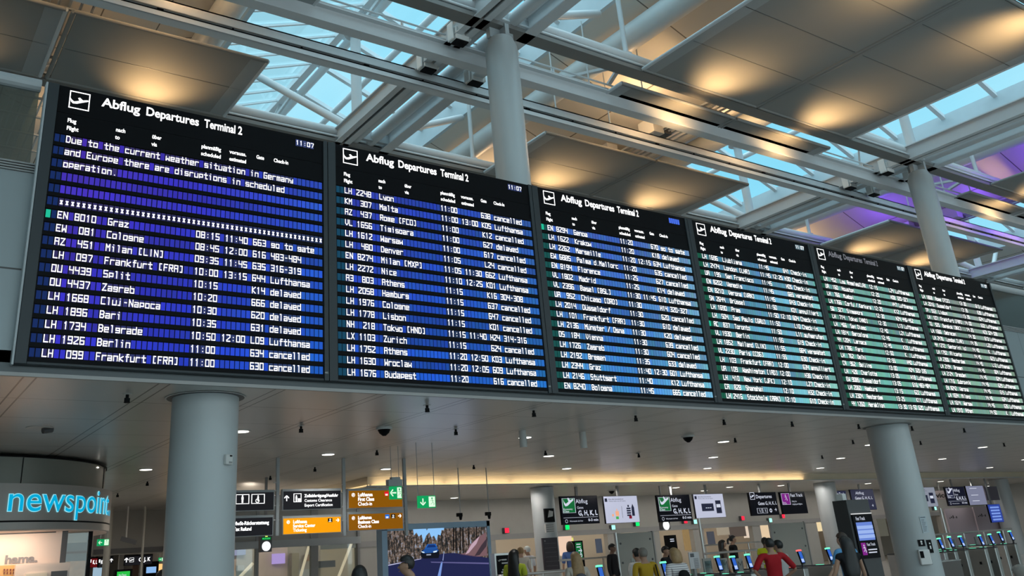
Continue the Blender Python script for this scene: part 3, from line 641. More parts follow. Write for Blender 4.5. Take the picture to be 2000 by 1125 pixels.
def on_column(name, label, cat, C, u0, v0, u1, v1, depth, m, bevel=.01):
    pc = oncyl((u0+u1)/2, (v0+v1)/2, *C); a = math.atan2(pc.x-C[0], -(pc.y-C[1]))
    pl = oncyl(u0, (v0+v1)/2, *C); pr = oncyl(u1, (v0+v1)/2, *C)
    w = (pr-pl).length; zt, zb = oncyl((u0+u1)/2, v0, *C).z, oncyl((u0+u1)/2, v1, *C).z
    t = thing(name, label, cat, (C[0]+C[2]*math.sin(a), C[1]-C[2]*math.cos(a), zb), a)
    sag = C[2]*(1-math.cos(min(1.2, w/2/C[2])))
    b = B(); addbox(b, -w/2, w/2, -depth, sag, 0, zt-zb); obj('body', b, m, t, bevel=bevel)
    return t, w, zt-zb, -depth
t, w, h, f = on_column('wall_alarm_box', 'small grey alarm box fixed to the big left column', 'alarm box', C1, 437, 888, 450, 908, .05, LIGHTG)
box('lens', BLACK, .0, w*.3, f-.008, f, h*.78, h*.92, t); box('label_plate', MIDG, -w*.1, w*.35, f-.004, f, h*.12, h*.3, t)
t, w, h, f = on_column('soap_dispenser', 'white soap dispenser on the right column', 'dispenser', C2, 1794, 1073, 1816, 1103, .10, WHITE, .02)
box('window', BLACK, -w*.42, -w*.1, f-.006, f, h*.45, h*.9, t); box('shadow_gap', DARKG, w*.42, w*.5, f+.01, f+.09, 0, h, t)
t, w, h, f = on_column('notice_plate', 'black pictogram plate above the soap dispenser', 'plate', C2, 1793, 1054, 1806, 1067, .012, BLACKM, 0)
b = B(); adddisc(b, (0, f, h*.7), w*.16, -.003, 14, 'y'); addbox(b, -w*.12, w*.12, f-.003, f, h*.25, h*.5); obj('symbol', b, WHITE, t)
t, w, h, f = on_column('notice_plate', 'tall black pictogram plate right of the soap dispenser', 'plate', C2, 1811.5, 1054, 1820, 1080, .02, BLACKM, 0)
b = B(); adddisc(b, (0, f, h*.72), w*.16, -.003, 14, 'y'); addbox(b, -w*.15, w*.15, f-.003, f, h*.3, h*.55); obj('symbol', b, WHITE, t)
t, w, h, f = on_column('info_sheet', 'pale printed sheet stuck on the right column', 'notice', C2, 1799, 1008, 1811, 1041, .006, mat('sheet_paper', (.42, .47, .50), .6), 0)
b = B()
for k in range(9): addbox(b, -w*.36, w*(.1+.25*((k*37) % 7)/7), f-.002, f, h*(.1+k*.085), h*(.13+k*.085))
addbox(b, -w*.4, w*.4, f-.002, f, h*.9, h*.96); obj('print', b, mat('print_grey', (.12, .14, .17), .6), t)

# ------------------------------------------------------------------ round shop on the left
KX, KY, KR = .15, 10.05, 2.95
KB = 3.12
zd = oncyl(110, 946, KX, KY, KB).z; zb1 = oncyl(110, 1016, KX, KY, KB).z; zb2 = oncyl(110, 1033, KX, KY, KB).z
t = thing('round_shop', 'round newspaper shop with turquoise lettering at the lower left', 'shop', (KX, KY, 0))
def ring(name, m, r0, r1, z0, z1, a0=0., a1=2*math.pi, n=96, smooth=True):
    b = B(); P = []
    closed = abs(a1-a0-2*math.pi) < 1e-6
    for k in range(n+(0 if closed else 1)):
        a = a0+(a1-a0)*k/n; s, c = math.sin(a), -math.cos(a)
        P.append([b.verts.new((r*s, r*c, z)) for r, z in ((r0, z0), (r1, z0), (r1, z1), (r0, z1))])
    for k in range(n):
        p, q = P[k], P[(k+1) % len(P)]
        for j in range(4): b.faces.new((p[j], p[(j+1) % 4], q[(j+1) % 4], q[j]))
    return obj(name, b, m, t, smooth=smooth)
ring('drum', mat('drum_grey', (.22, .22, .19), .35, .2), KR-.1, KR, zd-.02, ZC-.06); ring('drum_rim', BLACKM, KR, KR+.03, ZC-.075, ZC-.05)
ring('sign_band', mat('band_bronze', (.36, .335, .31), .4, .3), KB-.12, KB, zb1, zd); ring('shadow_gap', BLACKM, KB-.12, KB-.03, zb1-.03, zb1)
ring('lower_band', MATS['band_bronze'], KB-.12, KB, zb2, zb1-.03); ring('canopy', mat('canopy_cream', (.72, .58, .50), .5), .2, KB-.05, zb2-.02, zb2)
b = B()
for a in (.32, -.55, 1.2, 2.1, -1.4): addbeam(b, (KR*1.002*math.sin(a), -KR*1.002*math.cos(a), zd), (KR*1.002*math.sin(a), -KR*1.002*math.cos(a), ZC-.08), .012, .012)
obj('drum_joint', b, BLACKM, t)
def kcyl(u, v):
    p = oncyl(u, v, KX, KY, KB+.015); return math.atan2(p.x-KX, -(p.y-KY)), p.z
(a0, z0), (a1, z1) = kcyl(10, 1000), kcyl(211, 1003)
arc = (a1-a0)*KB; zl = (z0+z1)/2; xh = kcyl(60, 963)[1]-zl
def kpath(dr):
    return lambda x, z: ((KB+dr)*math.sin(a0+x/KB), -(KB+dr)*math.cos(a0+x/KB), z)
b = B(); addtext(b, 'newspoint', 0, zl, xh*1.40, width=arc, bold=.020, path=kpath(.012)); obj('letter_edge', b, emis('letter_edge', (150, 230, 245), 1), t)
b = B(); addtext(b, 'newspoint', 0, zl, xh*1.40, width=arc, bold=.002, path=kpath(.018)); addtext(b, 'se', arc+.03, zl-.02, xh*.5, bold=.02, path=kpath(.018)); obj('letters', b, emis('turquoise_letters', (0, 168, 214), 1), t)
b = B(); adddisc(b, (KR*math.sin(1.02), -KR*math.cos(1.02), zd+.42), .03, .02, 12); obj('spot', b, DL, t)
PINK = mat('shop_pink_white', (.80, .66, .58), .5, var=.03)
yk = KY-2.2
x0, x1, z0_, z1_ = rect(-60, 1036, 118, 1125, yk)
box('brand_panel', PINK, x0-KX, x1-KX, yk-KY, yk-KY+.08, .9, zb2-.02, t)
b = B(); q = rect(10, 1083, 74, 1099, yk-.03); addtext(b, 'hama.', q[0]-KX, q[2], (q[3]-q[2])*.95, yk-KY-.012, q[1]-q[0], .04); obj('brand_lettering', b, mat('grey_lettering', (.25, .24, .25), .5), t)
b = B(); q = rect(-60, 1041, 109, 1043.5, yk); addbox(b, q[0]-KX, q[1]-KX, yk-KY-.01, yk-KY, q[2], q[3]); obj('panel_joint', b, DARKG, t)
q = rect(30, 1101, 136, 1125, yk-.25); box('display_cabinet', PINK, q[0]-KX, q[1]-KX, yk-KY-.25, yk-KY-.02, 0, q[3], t)
q = rect(100, 1115, 131, 1125, yk-.27); box('cabinet_window', DARKG, q[0]-KX, q[1]-KX, yk-KY-.28, yk-KY-.25, .6, q[3], t)
q = rect(50, 1119, 92, 1125, yk-.27); box('cabinet_shelf', mat('cream', (.85, .74, .6), .5), q[0]-KX, q[1]-KX, yk-KY-.28, yk-KY-.25, .6, q[3], t)
q = rect(0, 1104, 30, 1125, yk-.1); box('poster', mat('orange_poster', (.75, .42, .16), .5), q[0]-KX-.3, q[1]-KX, yk-KY-.1, yk-KY-.02, .7, q[3], t)
b = B()
for k in range(10):
    q = rect(7+3*(k % 5)*2, 1111+6*(k//5), 10+3*(k % 5)*2, 1115+6*(k//5), yk-.11); addbox(b, q[0]-KX, q[1]-KX, yk-KY-.115, yk-KY-.1, q[2], q[3])
obj('poster_print', b, mat('poster_dark', (.25, .08, .05), .5), t)
q = rect(118, 1036, 124, 1125, yk); box('door_frame', DARKG, q[0]-KX, q[1]-KX+.05, yk-KY, yk-KY+.1, 0, zb2-.02, t)
q = rect(122, 1060, 171, 1125, yk+.6); box('shop_window', GL, q[0]-KX, q[1]-KX, yk-KY+.6, yk-KY+.62, 0, zb2-.04, t)
q = rect(122, 1036, 171, 1060, yk+.65); box('fascia_panel', PINK, q[0]-KX, q[1]-KX, yk-KY+.64, yk-KY+.7, q[2], zb2-.02, t)
q = rect(171, 1041, 177, 1125, yk+.6); box('end_post', BLACKM, q[0]-KX, q[1]-KX, yk-KY+.55, yk-KY+.7, 0, zb2-.02, t)
q = rect(120, 1096, 170, 1125, yk+1.6); box('goods_wall', mat('goods_wall', (.55, .33, .18), .5, var=.5, scale=6), q[0]-KX, q[1]-KX, yk-KY+1.6, yk-KY+1.7, 0, q[3], t)
lamp('shop_lamp', 'AREA', (KX+.4, yk-.55, zb2-.06), 26, (1, .80, .62), 2.0, .3, aim=(KX+.4, yk-.1, 1.2)); lamp('shop_lamp', 'POINT', (KX+1.6, yk+1.2, zb2-.25), 14, (1, .82, .66), .1)

# ------------------------------------------------------------------ hanging signs
SB = emis('sign_black_lit', (26, 26, 30), 1); AMBER = emis('sign_amber_lit', (250, 160, 0), 1); BROWN = emis('sign_brown_glow', (146, 90, 0), .85)  # brown signs are unlit: their brightness is put in as glow
ORBIT = [(.5+.42*math.cos(a), .5+.42*math.sin(a)) for a in [2*math.pi*k/24 for k in range(24)]]
def addring(b, x, z, r, w, y, n=28):
    for k in range(n):
        p = [(x+rr*math.cos(2*math.pi*(k+j)/n), z+rr*math.sin(2*math.pi*(k+j)/n)) for j, rr in ((0, r), (1, r), (1, r-w), (0, r-w))]
        b.faces.new([b.verts.new((q[0], y, q[1])) for q in p])
def addarrow(b, x, z, s, ang, y):
    c, sn = math.cos(ang), math.sin(ang)
    for poly in ([(-.5, -.1), (.25, -.1), (.25, .1), (-.5, .1)], [(.0, .5), (.14, .5), (.52, .07), (.38, 0), (.0, .36)], [(.0, -.5), (.14, -.5), (.52, -.07), (.38, 0), (.0, -.36)], [(.3, -.07), (.52, -.07), (.52, .07), (.3, .07)]):
        b.faces.new([b.verts.new((x+(px*c-pz*sn)*s, y, z+(px*sn+pz*c)*s)) for px, pz in poly])
def addman(b, x, z, h, y, run=0):
    adddisc(b, (x, y, z+h*.88), h*.10, -.002, 12, 'y')
    if not run:
        addbox(b, x-h*.14, x+h*.14, y-.002, y, z+h*.42, z+h*.75); addbox(b, x-h*.11, x-h*.02, y-.002, y, z, z+h*.42); addbox(b, x+h*.02, x+h*.11, y-.002, y, z, z+h*.42)
    else:
        for a_, b_ in (((0, .75), (.08, .42)), ((.08, .45), (.26, .3)), ((.26, .3), (.2, .08)), ((.08, .45), (-.12, .22)), ((-.12, .22), (-.32, .22)), ((0, .72), (-.25, .58)), ((0, .72), (.24, .55))):
            addbeam(b, (x+a_[0]*h*run, y, z+a_[1]*h), (x+b_[0]*h*run, y, z+b_[1]*h), .002, h*.10, (0, 1, 0))
def sign(name, label, cat, u0, v0, u1, v1, y, face, frame=STEELG, depth=.12, group=None, margin=.02, top=None):
    x0, x1, z0, z1 = rect(u0, v0, u1, v1, y)
    t = thing(name, label, cat, ((x0+x1)/2, y, z0), 0, group); w, h = x1-x0, z1-z0
    b = B(); addbox(b, -w/2, w/2, .006, depth, -.012, h+.05 if top is None else h+top); obj('housing', b, frame, t)
    b = B(); addbox(b, -w/2+margin, w/2-margin, -.002, .006, 0, h); obj('face', b, face, t)
    return t, w, h
HS = 'hanging direction signs'
YS = 7.7
t, w, h = sign('direction_sign', 'black toilet pictogram sign half hidden by the big left column', 'sign', 418, 962, 536, 997, YS, SB, group=HS)
b = B()
for x in (-.04, .22):
    for q in ((x*w-.15, x*w+.15, h*.36, h*.39), (x*w-.15, x*w+.15, h*.87, h*.90), (x*w-.15, x*w-.135, h*.36, h*.9), (x*w+.135, x*w+.15, h*.36, h*.9)): addbox(b, q[0], q[1], -.006, -.002, q[2], q[3])
addman(b, -.04*w, h*.42, h*.44, -.004); addman(b, -.30*w, h*.42, h*.44, -.004)
addring(b, .21*w, h*.52, h*.12, h*.035, -.005); addman(b, .22*w, h*.5, h*.34, -.004)
obj('pictogram', b, TXT, t)
t, w, h = sign('direction_sign', 'black tax refund sign below the toilet sign', 'sign', 418, 1012, 534, 1047, YS, SB, group=HS)
b = B(); addtext(b, 'MwSt-Rückerstattung', -w*.18, h*.62, h*.19, -.006, w*.60, .03); addtext(b, 'Tax Refund', -w*.18, h*.30, h*.19, -.006, w*.30, .03); obj('lettering', b, TXT, t)
t, w, h = sign('direction_sign', 'black customs clearance sign with an arrow pointing up', 'sign', 552, 959, 667, 994, YS, SB, group=HS)
b = B(); addtext(b, 'Zollabfertigung/Ausfuhr', -w*.14, h*.66, h*.16, -.006, w*.58, .03); addtext(b, 'Customs Clearance', -w*.14, h*.40, h*.15, -.006, w*.47, .01); addtext(b, 'Export Certification', -w*.14, h*.14, h*.15, -.006, w*.48, .01); obj('lettering', b, TXT, t)
b = B(); addarrow(b, -w*.435, h*.62, h*.30, math.pi/2, -.006)
for q in ((-.32, -.19, .40, .425), (-.32, -.19, .85, .875), (-.32, -.31, .4, .875), (-.2, -.19, .4, .875)): addbox(b, q[0]*w, q[1]*w, -.006, -.002, q[2]*h, q[3]*h)
addman(b, -.275*w, h*.43, h*.36, -.005); addbox(b, -.25*w, -.21*w, -.006, -.002, h*.45, h*.6); obj('pictogram', b, TXT, t)
t, w, h = sign('direction_sign', 'bright amber service center and ticketing sign', 'sign', 552, 1011, 667, 1041, YS, AMBER, group=HS)
def airline(t, w, h, lines, right):
    b = B()
    for k, s in enumerate(lines): addtext(b, s, -w*.33, h*(.67-.27*k), h*.20, -.006, None, .026 if k < 2 else .010, .92)
    obj('lettering', b, TXT, t)
    b = B(); addring(b, -w*.41, h*.76, h*.115, h*.022, -.006); addprism(b, [(-w*.41+px*h, h*.76+pz*h) for px, pz in ((-.08, .0), (-.03, .03), (.02, .07), (.05, .06), (.03, .01), (.06, -.02), (.0, -.05), (-.05, -.04))], -.006, -.003); obj('crane_emblem', b, TXT, t)
    b = B()
    for x, col in right:
        b2 = B(); addbox(b2, x*w-.055, x*w+.055, -.008, -.004, h*.66, h*.92); o = obj('badge', b2, col, t)
        b3 = B(); addbox(b3, x*w-.035, x*w+.025, -.010, -.008, h*.69, h*.72); addring(b3, x*w, h*.82, h*.07, h*.025, -.010, 5) if col is BADGE_K else addbox(b3, x*w-.04, x*w+.03, -.010, -.008, h*.75, h*.78); obj('badge_print', b3, TXT, o)
    b.free()
BADGE_K = emis('badge_black', (14, 14, 14), 1); BADGE_B = emis('badge_blue', (30, 110, 210), 1); BADGE_R = emis('badge_red', (226, 20, 40), 1)
airline(t, w, h, ('Lufthansa', 'Service Center', 'Ticketing'), ((.30, BADGE_K),))
b = B(); addarrow(b, w*.43, h*.78, h*.24, 0, -.006); obj('arrow', b, TXT, t)
t, w, h = sign('direction_sign', 'brown first class check-in sign behind the left exit sign', 'sign', 680, 958, 787, 991, YS, BROWN, group=HS)
airline(t, w, h, ('Lufthansa', 'First Class', 'Check-in'), ((.195, BADGE_R),))
t, w, h = sign('direction_sign', 'brown business class check-in sign, lowest in its row', 'sign', 680, 1003, 788, 1034, YS, BROWN, group=HS)
airline(t, w, h, ('Lufthansa', 'Business Class', 'Check-in'), ((.20, BADGE_B), (.31, BADGE_K)))
b = B(); addarrow(b, w*.43, h*.80, h*.24, 0, -.006); obj('arrow', b, TXT, t)
for u, lab in ((544, 'left grey post carrying the hanging signs'), (673.5, 'middle grey post carrying the hanging signs'), (793, 'right grey post carrying the hanging signs')):
    x = pxx(u, 950, YS); zlo = pxz(u, 1046, YS)
    t = thing('sign_post', lab, 'post', (x, YS+.06, zlo), 0, 'posts of the hanging signs')
    b = B(); addbox(b, -.035, .035, -.03, .03, 0, ZC-zlo-.005); obj('post', b, STEELG, t)
    b = B()
    for k in (.32, .62, .93, 1.1): addbox(b, -.094 if u == 544 else -.05, .05, -.015, .015, k-.012, k+.012)
    obj('clip', b, LIGHTG, t)
GREEN = emis('exit_green', (6, 150, 84), 1.1); EXW = emis('exit_white', (225, 255, 225), 1)
def exit_sign(label, u0, v0, u1, v1, y, arrow, rods, housing=False, zc=ZC):
    x0, x1, z0, z1 = rect(u0, v0, u1, v1, y); w, h = x1-x0, z1-z0
    t = thing('exit_sign', label, 'exit sign', ((x0+x1)/2, y, z0), 0, 'green emergency exit signs')
    b = B(); addbox(b, -w/2, w/2, 0, .05, 0, h); obj('face', b, GREEN, t)
    if housing:
        b = B(); addbox(b, -w/2-.03, w/2+.02, -.01, .12, h+.01, h+.14); addbox(b, -w*.3, w*.4, 0, .1, h+.14, h+.19); obj('housing', b, STEELG, t)
    b = B(); addarrow(b, -w*.24, h*.5, h*.55, arrow, -.004); obj('arrow', b, EXW, t)
    b = B(); addbox(b, w*.10, w*.46, -.003, 0, h*.08, h*.92); o = obj('figure_panel', b, EXW, t)
    b = B(); addman(b, w*.28, h*.14, h*.72, -.007, 1); obj('running_figure', b, GREEN, o)
    for u in rods:
        b = B(); addtube(b, [(pxx(u, (v0+v1)/2, y)-(x0+x1)/2, .02, h*.98), (pxx(u, (v0+v1)/2, y)-(x0+x1)/2, .02, zc-z0-.002)], .008, 6); obj('rod', b, STEELG, t)
exit_sign('green exit sign with left arrow hanging before the brown signs', 762, 950, 785, 975, 5.55, math.pi, (766, 781), True)
exit_sign('green exit sign with down arrow hanging on two thin rods', 817, 968, 851, 992, 5.0, -math.pi/2, (818, 850))
exit_sign('small green exit sign with left arrow behind the round shop', 190, 1053, 213, 1066, 17.0, math.pi, (196, 209))
exit_sign('small green exit sign far left between the shop signs', 310, 1089, 320, 1096, 30.0, 0, (312, 318))

# ------------------------------------------------------------------ large advertising screen
YL = 10.0
x0, x1, _, z1 = rect(745, 1017, 958, 1125, YL); w = x1-x0
t = thing('advertising_screen', 'large bright screen showing a blue car on a forest road', 'screen', ((x0+x1)/2, YL, 0))
zt = pxz(850, 1021, YL); FB = mat('screen_frame_blue', (.26, .38, .50), .4, .1)
b = B(); addbox(b, -w/2, w/2, .0, .25, .1, zt); obj('cabinet', b, FB, t)
b = B(); addbox(b, -w/2, -w/2+.16, -.04, 0, .1, zt); addbox(b, w/2-.10, w/2, -.04, 0, .1, zt); addbox(b, -w/2, w/2, -.04, 0, zt-.14, zt); obj('frame', b, FB, t)
m = D.materials.new('forest_display'); m.use_nodes = True; n_ = m.node_tree; bs = n_.nodes['Principled BSDF']
g = n_.nodes.new('ShaderNodeTexCoord'); mp = n_.nodes.new('ShaderNodeMapping'); mp.inputs['Scale'].default_value = (5, 1, 4); nz = n_.nodes.new('ShaderNodeTexNoise'); nz.inputs['Scale'].default_value = 2.6; nz.inputs['Detail'].default_value = 8; nz.inputs['Roughness'].default_value = .75
cr = n_.nodes.new('ShaderNodeValToRGB'); e = cr.color_ramp.elements; e[0].position = .44; e[0].color = (*s2l(10, 9, 12), 1); e[1].position = .66; e[1].color = (*s2l(165, 210, 250), 1)
n2 = n_.nodes.new('ShaderNodeTexNoise'); n2.inputs['Scale'].default_value = 1.0; n2.inputs['Detail'].default_value = 3; mp2 = n_.nodes.new('ShaderNodeMapping'); mp2.inputs['Scale'].default_value = (26, 1, 2.2); n_.links.new(g.outputs['Object'], mp2.inputs[0]); n_.links.new(mp2.outputs[0], n2.inputs['Vector'])
mm = n_.nodes.new('ShaderNodeMath'); mm.operation = 'MULTIPLY_ADD'; mm.inputs[1].default_value = .42; n_.links.new(n2.outputs['Fac'], mm.inputs[0]); m3 = n_.nodes.new('ShaderNodeMath'); m3.operation = 'MULTIPLY'; m3.inputs[1].default_value = .60; n_.links.new(nz.outputs['Fac'], m3.inputs[0]); n_.links.new(m3.outputs[0], mm.inputs[2])
for p, c in ((.50, (44, 34, 30)), (.545, (128, 104, 84)), (.60, (126, 140, 165))): q = e.new(p); q.color = (*s2l(*c), 1)
n_.links.new(g.outputs['Object'], mp.inputs[0]); n_.links.new(mp.outputs[0], nz.inputs['Vector']); n_.links.new(mm.outputs[0], cr.inputs[0]); n_.links.new(cr.outputs[0], bs.inputs['Emission Color']); bs.inputs['Emission Strength'].default_value = 1; bs.inputs['Base Color'].default_value = (.02, .02, .02, 1)
hh = zt-.16; rz_ = pxz(850, 1090, YL)
b = B(); addbox(b, -w/2+.16, w/2-.10, -.012, 0, .9, hh); pic = obj('picture', b, m, t)
def spic(name, poly, c, y=-.016):                      # flat shapes shown in the picture, given in frame pixels
    b = B(); v = [b.verts.new((pxx(u, vv, YL)-(x0+x1)/2, y, pxz(u, vv, YL))) for u, vv in poly]; b.faces.new(v); return obj(name, b, emis('display_%d_%d_%d' % c, c, 1), pic)
spic('display_sky', [(806, 1031), (830, 1029), (833, 1036), (838, 1029), (868, 1027), (866, 1036), (862, 1035), (860, 1046), (855, 1044), (852, 1056), (847, 1046), (842, 1050), (838, 1040), (832, 1046), (827, 1060), (823, 1044), (817, 1048), (813, 1040), (808, 1046)], (140, 195, 245), -.013)
spic('display_road', [(748, 1104), (786, 1097), (820, 1091), (866, 1081), (886, 1080), (955, 1090), (962, 1230), (745, 1230)], (32, 36, 76))
spic('display_shade', [(840, 1097), (955, 1099), (956, 1102), (842, 1099)], (95, 92, 140), -.018); spic('display_verge', [(748, 1105), (822, 1091), (822, 1092), (748, 1107)], (190, 190, 220), -.018)
spic('display_rock', [(896, 1083), (914, 1078), (915, 1066), (932, 1050), (948, 1040), (951, 1085), (930, 1088)], (120, 90, 95)); spic('display_rock', [(908, 1083), (920, 1063), (936, 1047), (930, 1062), (915, 1080)], (190, 160, 175), -.018); spic('display_rock', [(926, 1086), (940, 1064), (951, 1050), (950, 1066), (936, 1084)], (62, 50, 58), -.018)
for u in (884, 889, 897, 903, 914, 929): spic('display_trunk', [(u, 1028), (u+2.2, 1028), (u+2.2, 1074), (u, 1076)], (18, 14, 14), -.015)
spic('display_line', [(854, 1125), (861, 1097), (864, 1097), (860, 1125)], (120, 150, 215), -.018); spic('display_line', [(863.6, 1095), (865.5, 1081), (866.4, 1081), (865, 1095)], (150, 160, 210), -.018)
spic('display_car', [(821, 1080), (822, 1088), (827, 1091), (856, 1090), (858, 1081), (856, 1074), (849, 1071), (832, 1071), (824, 1074)], (14, 16, 26), -.018); spic('display_car', [(822, 1078), (830, 1071), (852, 1070), (856, 1075), (852, 1079), (826, 1081)], (30, 78, 150), -.020); spic('display_car', [(829, 1071), (834, 1063), (850, 1062), (854, 1070)], (34, 96, 178), -.020)
spic('display_car', [(832, 1070), (836, 1064), (848, 1063.5), (851, 1069)], (16, 48, 110), -.022); spic('display_car', [(822, 1077), (828, 1078), (828, 1080), (823, 1079)], (225, 245, 255), -.022); spic('display_car', [(845, 1077), (853, 1075), (852, 1078), (846, 1079.5)], (225, 245, 255), -.022); spic('display_car', [(832, 1082.5), (841, 1082), (841, 1084.5), (832, 1085)], (150, 160, 180), -.022)
lamp('screen_glow', 'AREA', ((x0+x1)/2, YL-.1, 1.8), 10, (.6, .75, 1), 2.6, 1.5, aim=((x0+x1)/2, 0, 1.6))
for u, lab in ((900, 'left small camera above the advertising screen'), (956, 'right small camera above the advertising screen')):
    x = pxx(u, 1015, YL-.1); t = thing('camera', lab, 'camera', (x, YL-.1, zt))
    b = B(); addtube(b, [(0, 0, ZC-zt-.0), (0, 0, .22)], .014, 8); obj('stem', b, STEELG, t)
    b = B(); addbox(b, -.10, .03, -.06, .06, .13, .22); addtube(b, [(0, 0, .14), (0, 0, .04)], [.05, .03], 12); obj('body', b, BLACKM, t)

# ------------------------------------------------------------------ screens over the gates
YG = 13.5
SCRB = emis('screen_black', (8, 9, 16), 1); SCRW = emis('screen_pale', (196, 200, 222), .9); SCRG = emis('screen_green', (16, 104, 52), 1); PURP = emis('screen_purple', (122, 30, 128), 1); SCRN = emis('screen_navy', (40, 44, 70), .8)
LTXT = emis('screen_lettering', (205, 210, 225), 1); DTXT = emis('screen_dark_lettering', (34, 38, 58), 1)
GS = 'ceiling-hung screens over the gates'
def gscreen(label, u0, v0, u1, v1, y=YG, face=None, post=None):
    t, w, h = sign('gate_screen', label, 'screen', u0, v0, u1, v1, y, face or SCRB, BLACKM, .08, GS, .012, .01)
    b = B(); addbox(b, -.05, .05, .08, .14, h*.3, ZC2-t.location.z-.003); obj('hanger', b, MIDG, t)
    return t, w, h
def abflug(t, w, h, hi=True, col=SCRG):
    b = B(); addbox(b, -w*.46, -w*.12, -.006, -.002, h*.40, h*.93); o = obj('class_field', b, col, t)
    b = B()
    for q in ((-.46, -.12, .40, .41), (-.46, -.12, .92, .93), (-.46, -.45, .4, .93), (-.13, -.12, .4, .93)): addbox(b, q[0]*w, q[1]*w, -.009, -.006, q[2]*h, q[3]*h)
    addprism(b, [(-w*.44+px*w*.30, h*.60+(pz-.25)*w*.42) for px, pz in PLANE], -.010, -.007)
    addtext(b, 'Economy', -w*.44, h*.51, h*.06, -.009, w*.24, .01); addtext(b, 'Class', -w*.44, h*.43, h*.06, -.009, w*.14, .02); obj('class_mark', b, LTXT, o)
    b = B(); addtext(b, 'Abflug', -w*.10, h*.74, h*.15, -.006, w*.32, .0); addtext(b, 'Gates', -w*.08, h*.54, h*.09, -.006, w*.17, .0); addtext(b, 'G, H, K, L', -w*.06, h*.30, h*.17, -.006, w*.52, .03)
    addbox(b, -w*.46, w*.46, -.006, -.002, h*.225, h*.235); addring(b, -w*.39, h*.11, h*.065, h*.014, -.005); addtext(b, 'Wartezeit ab hier', -w*.31, h*.08, h*.05, -.006, w*.36, .0); addtext(b, '0-3 min', w*.19, h*.08, h*.09, -.006, w*.27, .02); obj('lettering', b, LTXT, t)
gs = gscreen('black Abflug gates screen with green field, left one', 1096, 969, 1169, 1023); abflug(*gs)
gs = gscreen('black Abflug gates screen with green field, right one', 1285, 967, 1350, 1018); abflug(*gs)
def pale(t, w, h, kind):
    b = B(); addbox(b, -w*.47, -w*.40, -.005, -.002, h*.80, h*.93)
    addtext(b, 'Bitte alles herausnehmen', -w*.36, h*.87, h*.045, -.005, w*.44, .01); addtext(b, 'Please take out all items', -w*.36, h*.80, h*.04, -.005, w*.5, 0)
    if kind: 
        addbox(b, -w*.28, w*.12, -.005, -.002, h*.28, h*.60); addbox(b, w*.2, w*.38, -.005, -.002, h*.17, h*.72)
    else:
        addbox(b, -.005, .005, -.005, -.002, h*.18, h*.62)
        for k in range(4): addbox(b, w*.14, w*.26, -.005, -.002, h*(.24+.085*k), h*(.30+.085*k))
        addprism(b, [(w*.29, h*.24), (w*.37, h*.24), (w*.37, h*.55), (w*.33, h*.70), (w*.29, h*.55)], -.005, -.002)
        addbox(b, w*.18, w*.22, -.005, -.002, h*.58, h*.66)
    obj('graphics', b, DTXT, t)
    if kind:
        b = B(); addbox(b, w*.22, w*.36, -.007, -.005, h*.42, h*.56)
        for x in (-.15, -.08, -.01): addbox(b, w*x, w*(x+.05), -.007, -.005, h*.40, h*.43)
        obj('device_display', b, LTXT, t)
    else:
        b = B(); addbox(b, -w*.2, -w*.1, -.005, -.002, h*.26, h*.44); addring(b, -w*.28, h*.29, h*.05, h*.05, -.005); addprism(b, [(-w*.17, h*.46), (-w*.13, h*.46), (-w*.15, h*.54)], -.005, -.002); obj('allowed_liquids', b, emis('peach', (240, 170, 130), 1), t)
        b = B(); addbox(b, -w*.2, -w*.12, -.008, -.005, h*.14, h*.24); obj('allowed_mark', b, emis('tick_green', (70, 170, 80), 1), t)
        b = B(); addbox(b, w*.19, w*.27, -.008, -.005, h*.14, h*.25); obj('forbidden_mark', b, emis('cross_red', (120, 16, 40), 1), t)
gs = gscreen('pale screen showing allowed and forbidden bottles', 1181, 969, 1247, 1021, face=SCRW); pale(*gs, 0)
gs = gscreen('pale screen showing a tablet and a phone', 1357, 965, 1415, 1011, face=SCRW); pale(*gs, 1)
t, w, h = gscreen('black Departures gates screen with pictograms along its bottom', 1465, 962, 1519, 1006)
b = B(); pictogram(b, -w*.46, h*.70, w*.16, -.008, .06); addtext(b, 'Departures', -w*.26, h*.75, h*.15, -.006, w*.58, .01); addtext(b, 'Gates G, H, K, L', -w*.22, h*.45, h*.14, -.006, w*.68, .01)
for x in (-.20, 0.0):
    for q in ((x-.09, x+.08, .08, .09), (x-.09, x+.08, .30, .31), (x-.09, x-.08, .08, .31), (x+.07, x+.08, .08, .31)): addbox(b, q[0]*w, q[1]*w, -.006, -.002, q[2]*h, q[3]*h)
    addman(b, x*w, h*.10, h*.18, -.004, 1)
addring(b, w*.20, h*.19, h*.09, h*.045, -.005); addarrow(b, w*.38, h*.22, h*.14, 0, -.005); obj('lettering', b, LTXT, t)
t, w, h = gscreen('black Fast Track screen with purple field', 1526, 961, 1575, 1003)
def fast(t, w, h):
    b = B(); addbox(b, -w*.46, -w*.14, -.006, -.002, h*.42, h*.95); o = obj('class_field', b, PURP, t)
    b = B(); addman(b, -w*.30, h*.58, h*.32, -.009, 1); addtext(b, 'Fast', -w*.44, h*.50, h*.055, -.009, w*.12, 0); addtext(b, 'Track', -w*.44, h*.44, h*.055, -.009, w*.15, 0)
    for q in ((-.46, -.14, .42, .43), (-.46, -.14, .94, .95), (-.46, -.45, .42, .95), (-.15, -.14, .42, .95)): addbox(b, q[0]*w, q[1]*w, -.009, -.006, q[2]*h, q[3]*h)
    obj('class_mark', b, LTXT, o)
    b = B(); addtext(b, 'Fast Track', -w*.10, h*.78, h*.14, -.006, w*.5, .01); addtext(b, 'Only for', -w*.08, h*.53, h*.07, -.006, w*.2, 0); addtext(b, 'displayed flights', -w*.08, h*.40, h*.07, -.006, w*.4, 0); obj('lettering', b, LTXT, t)
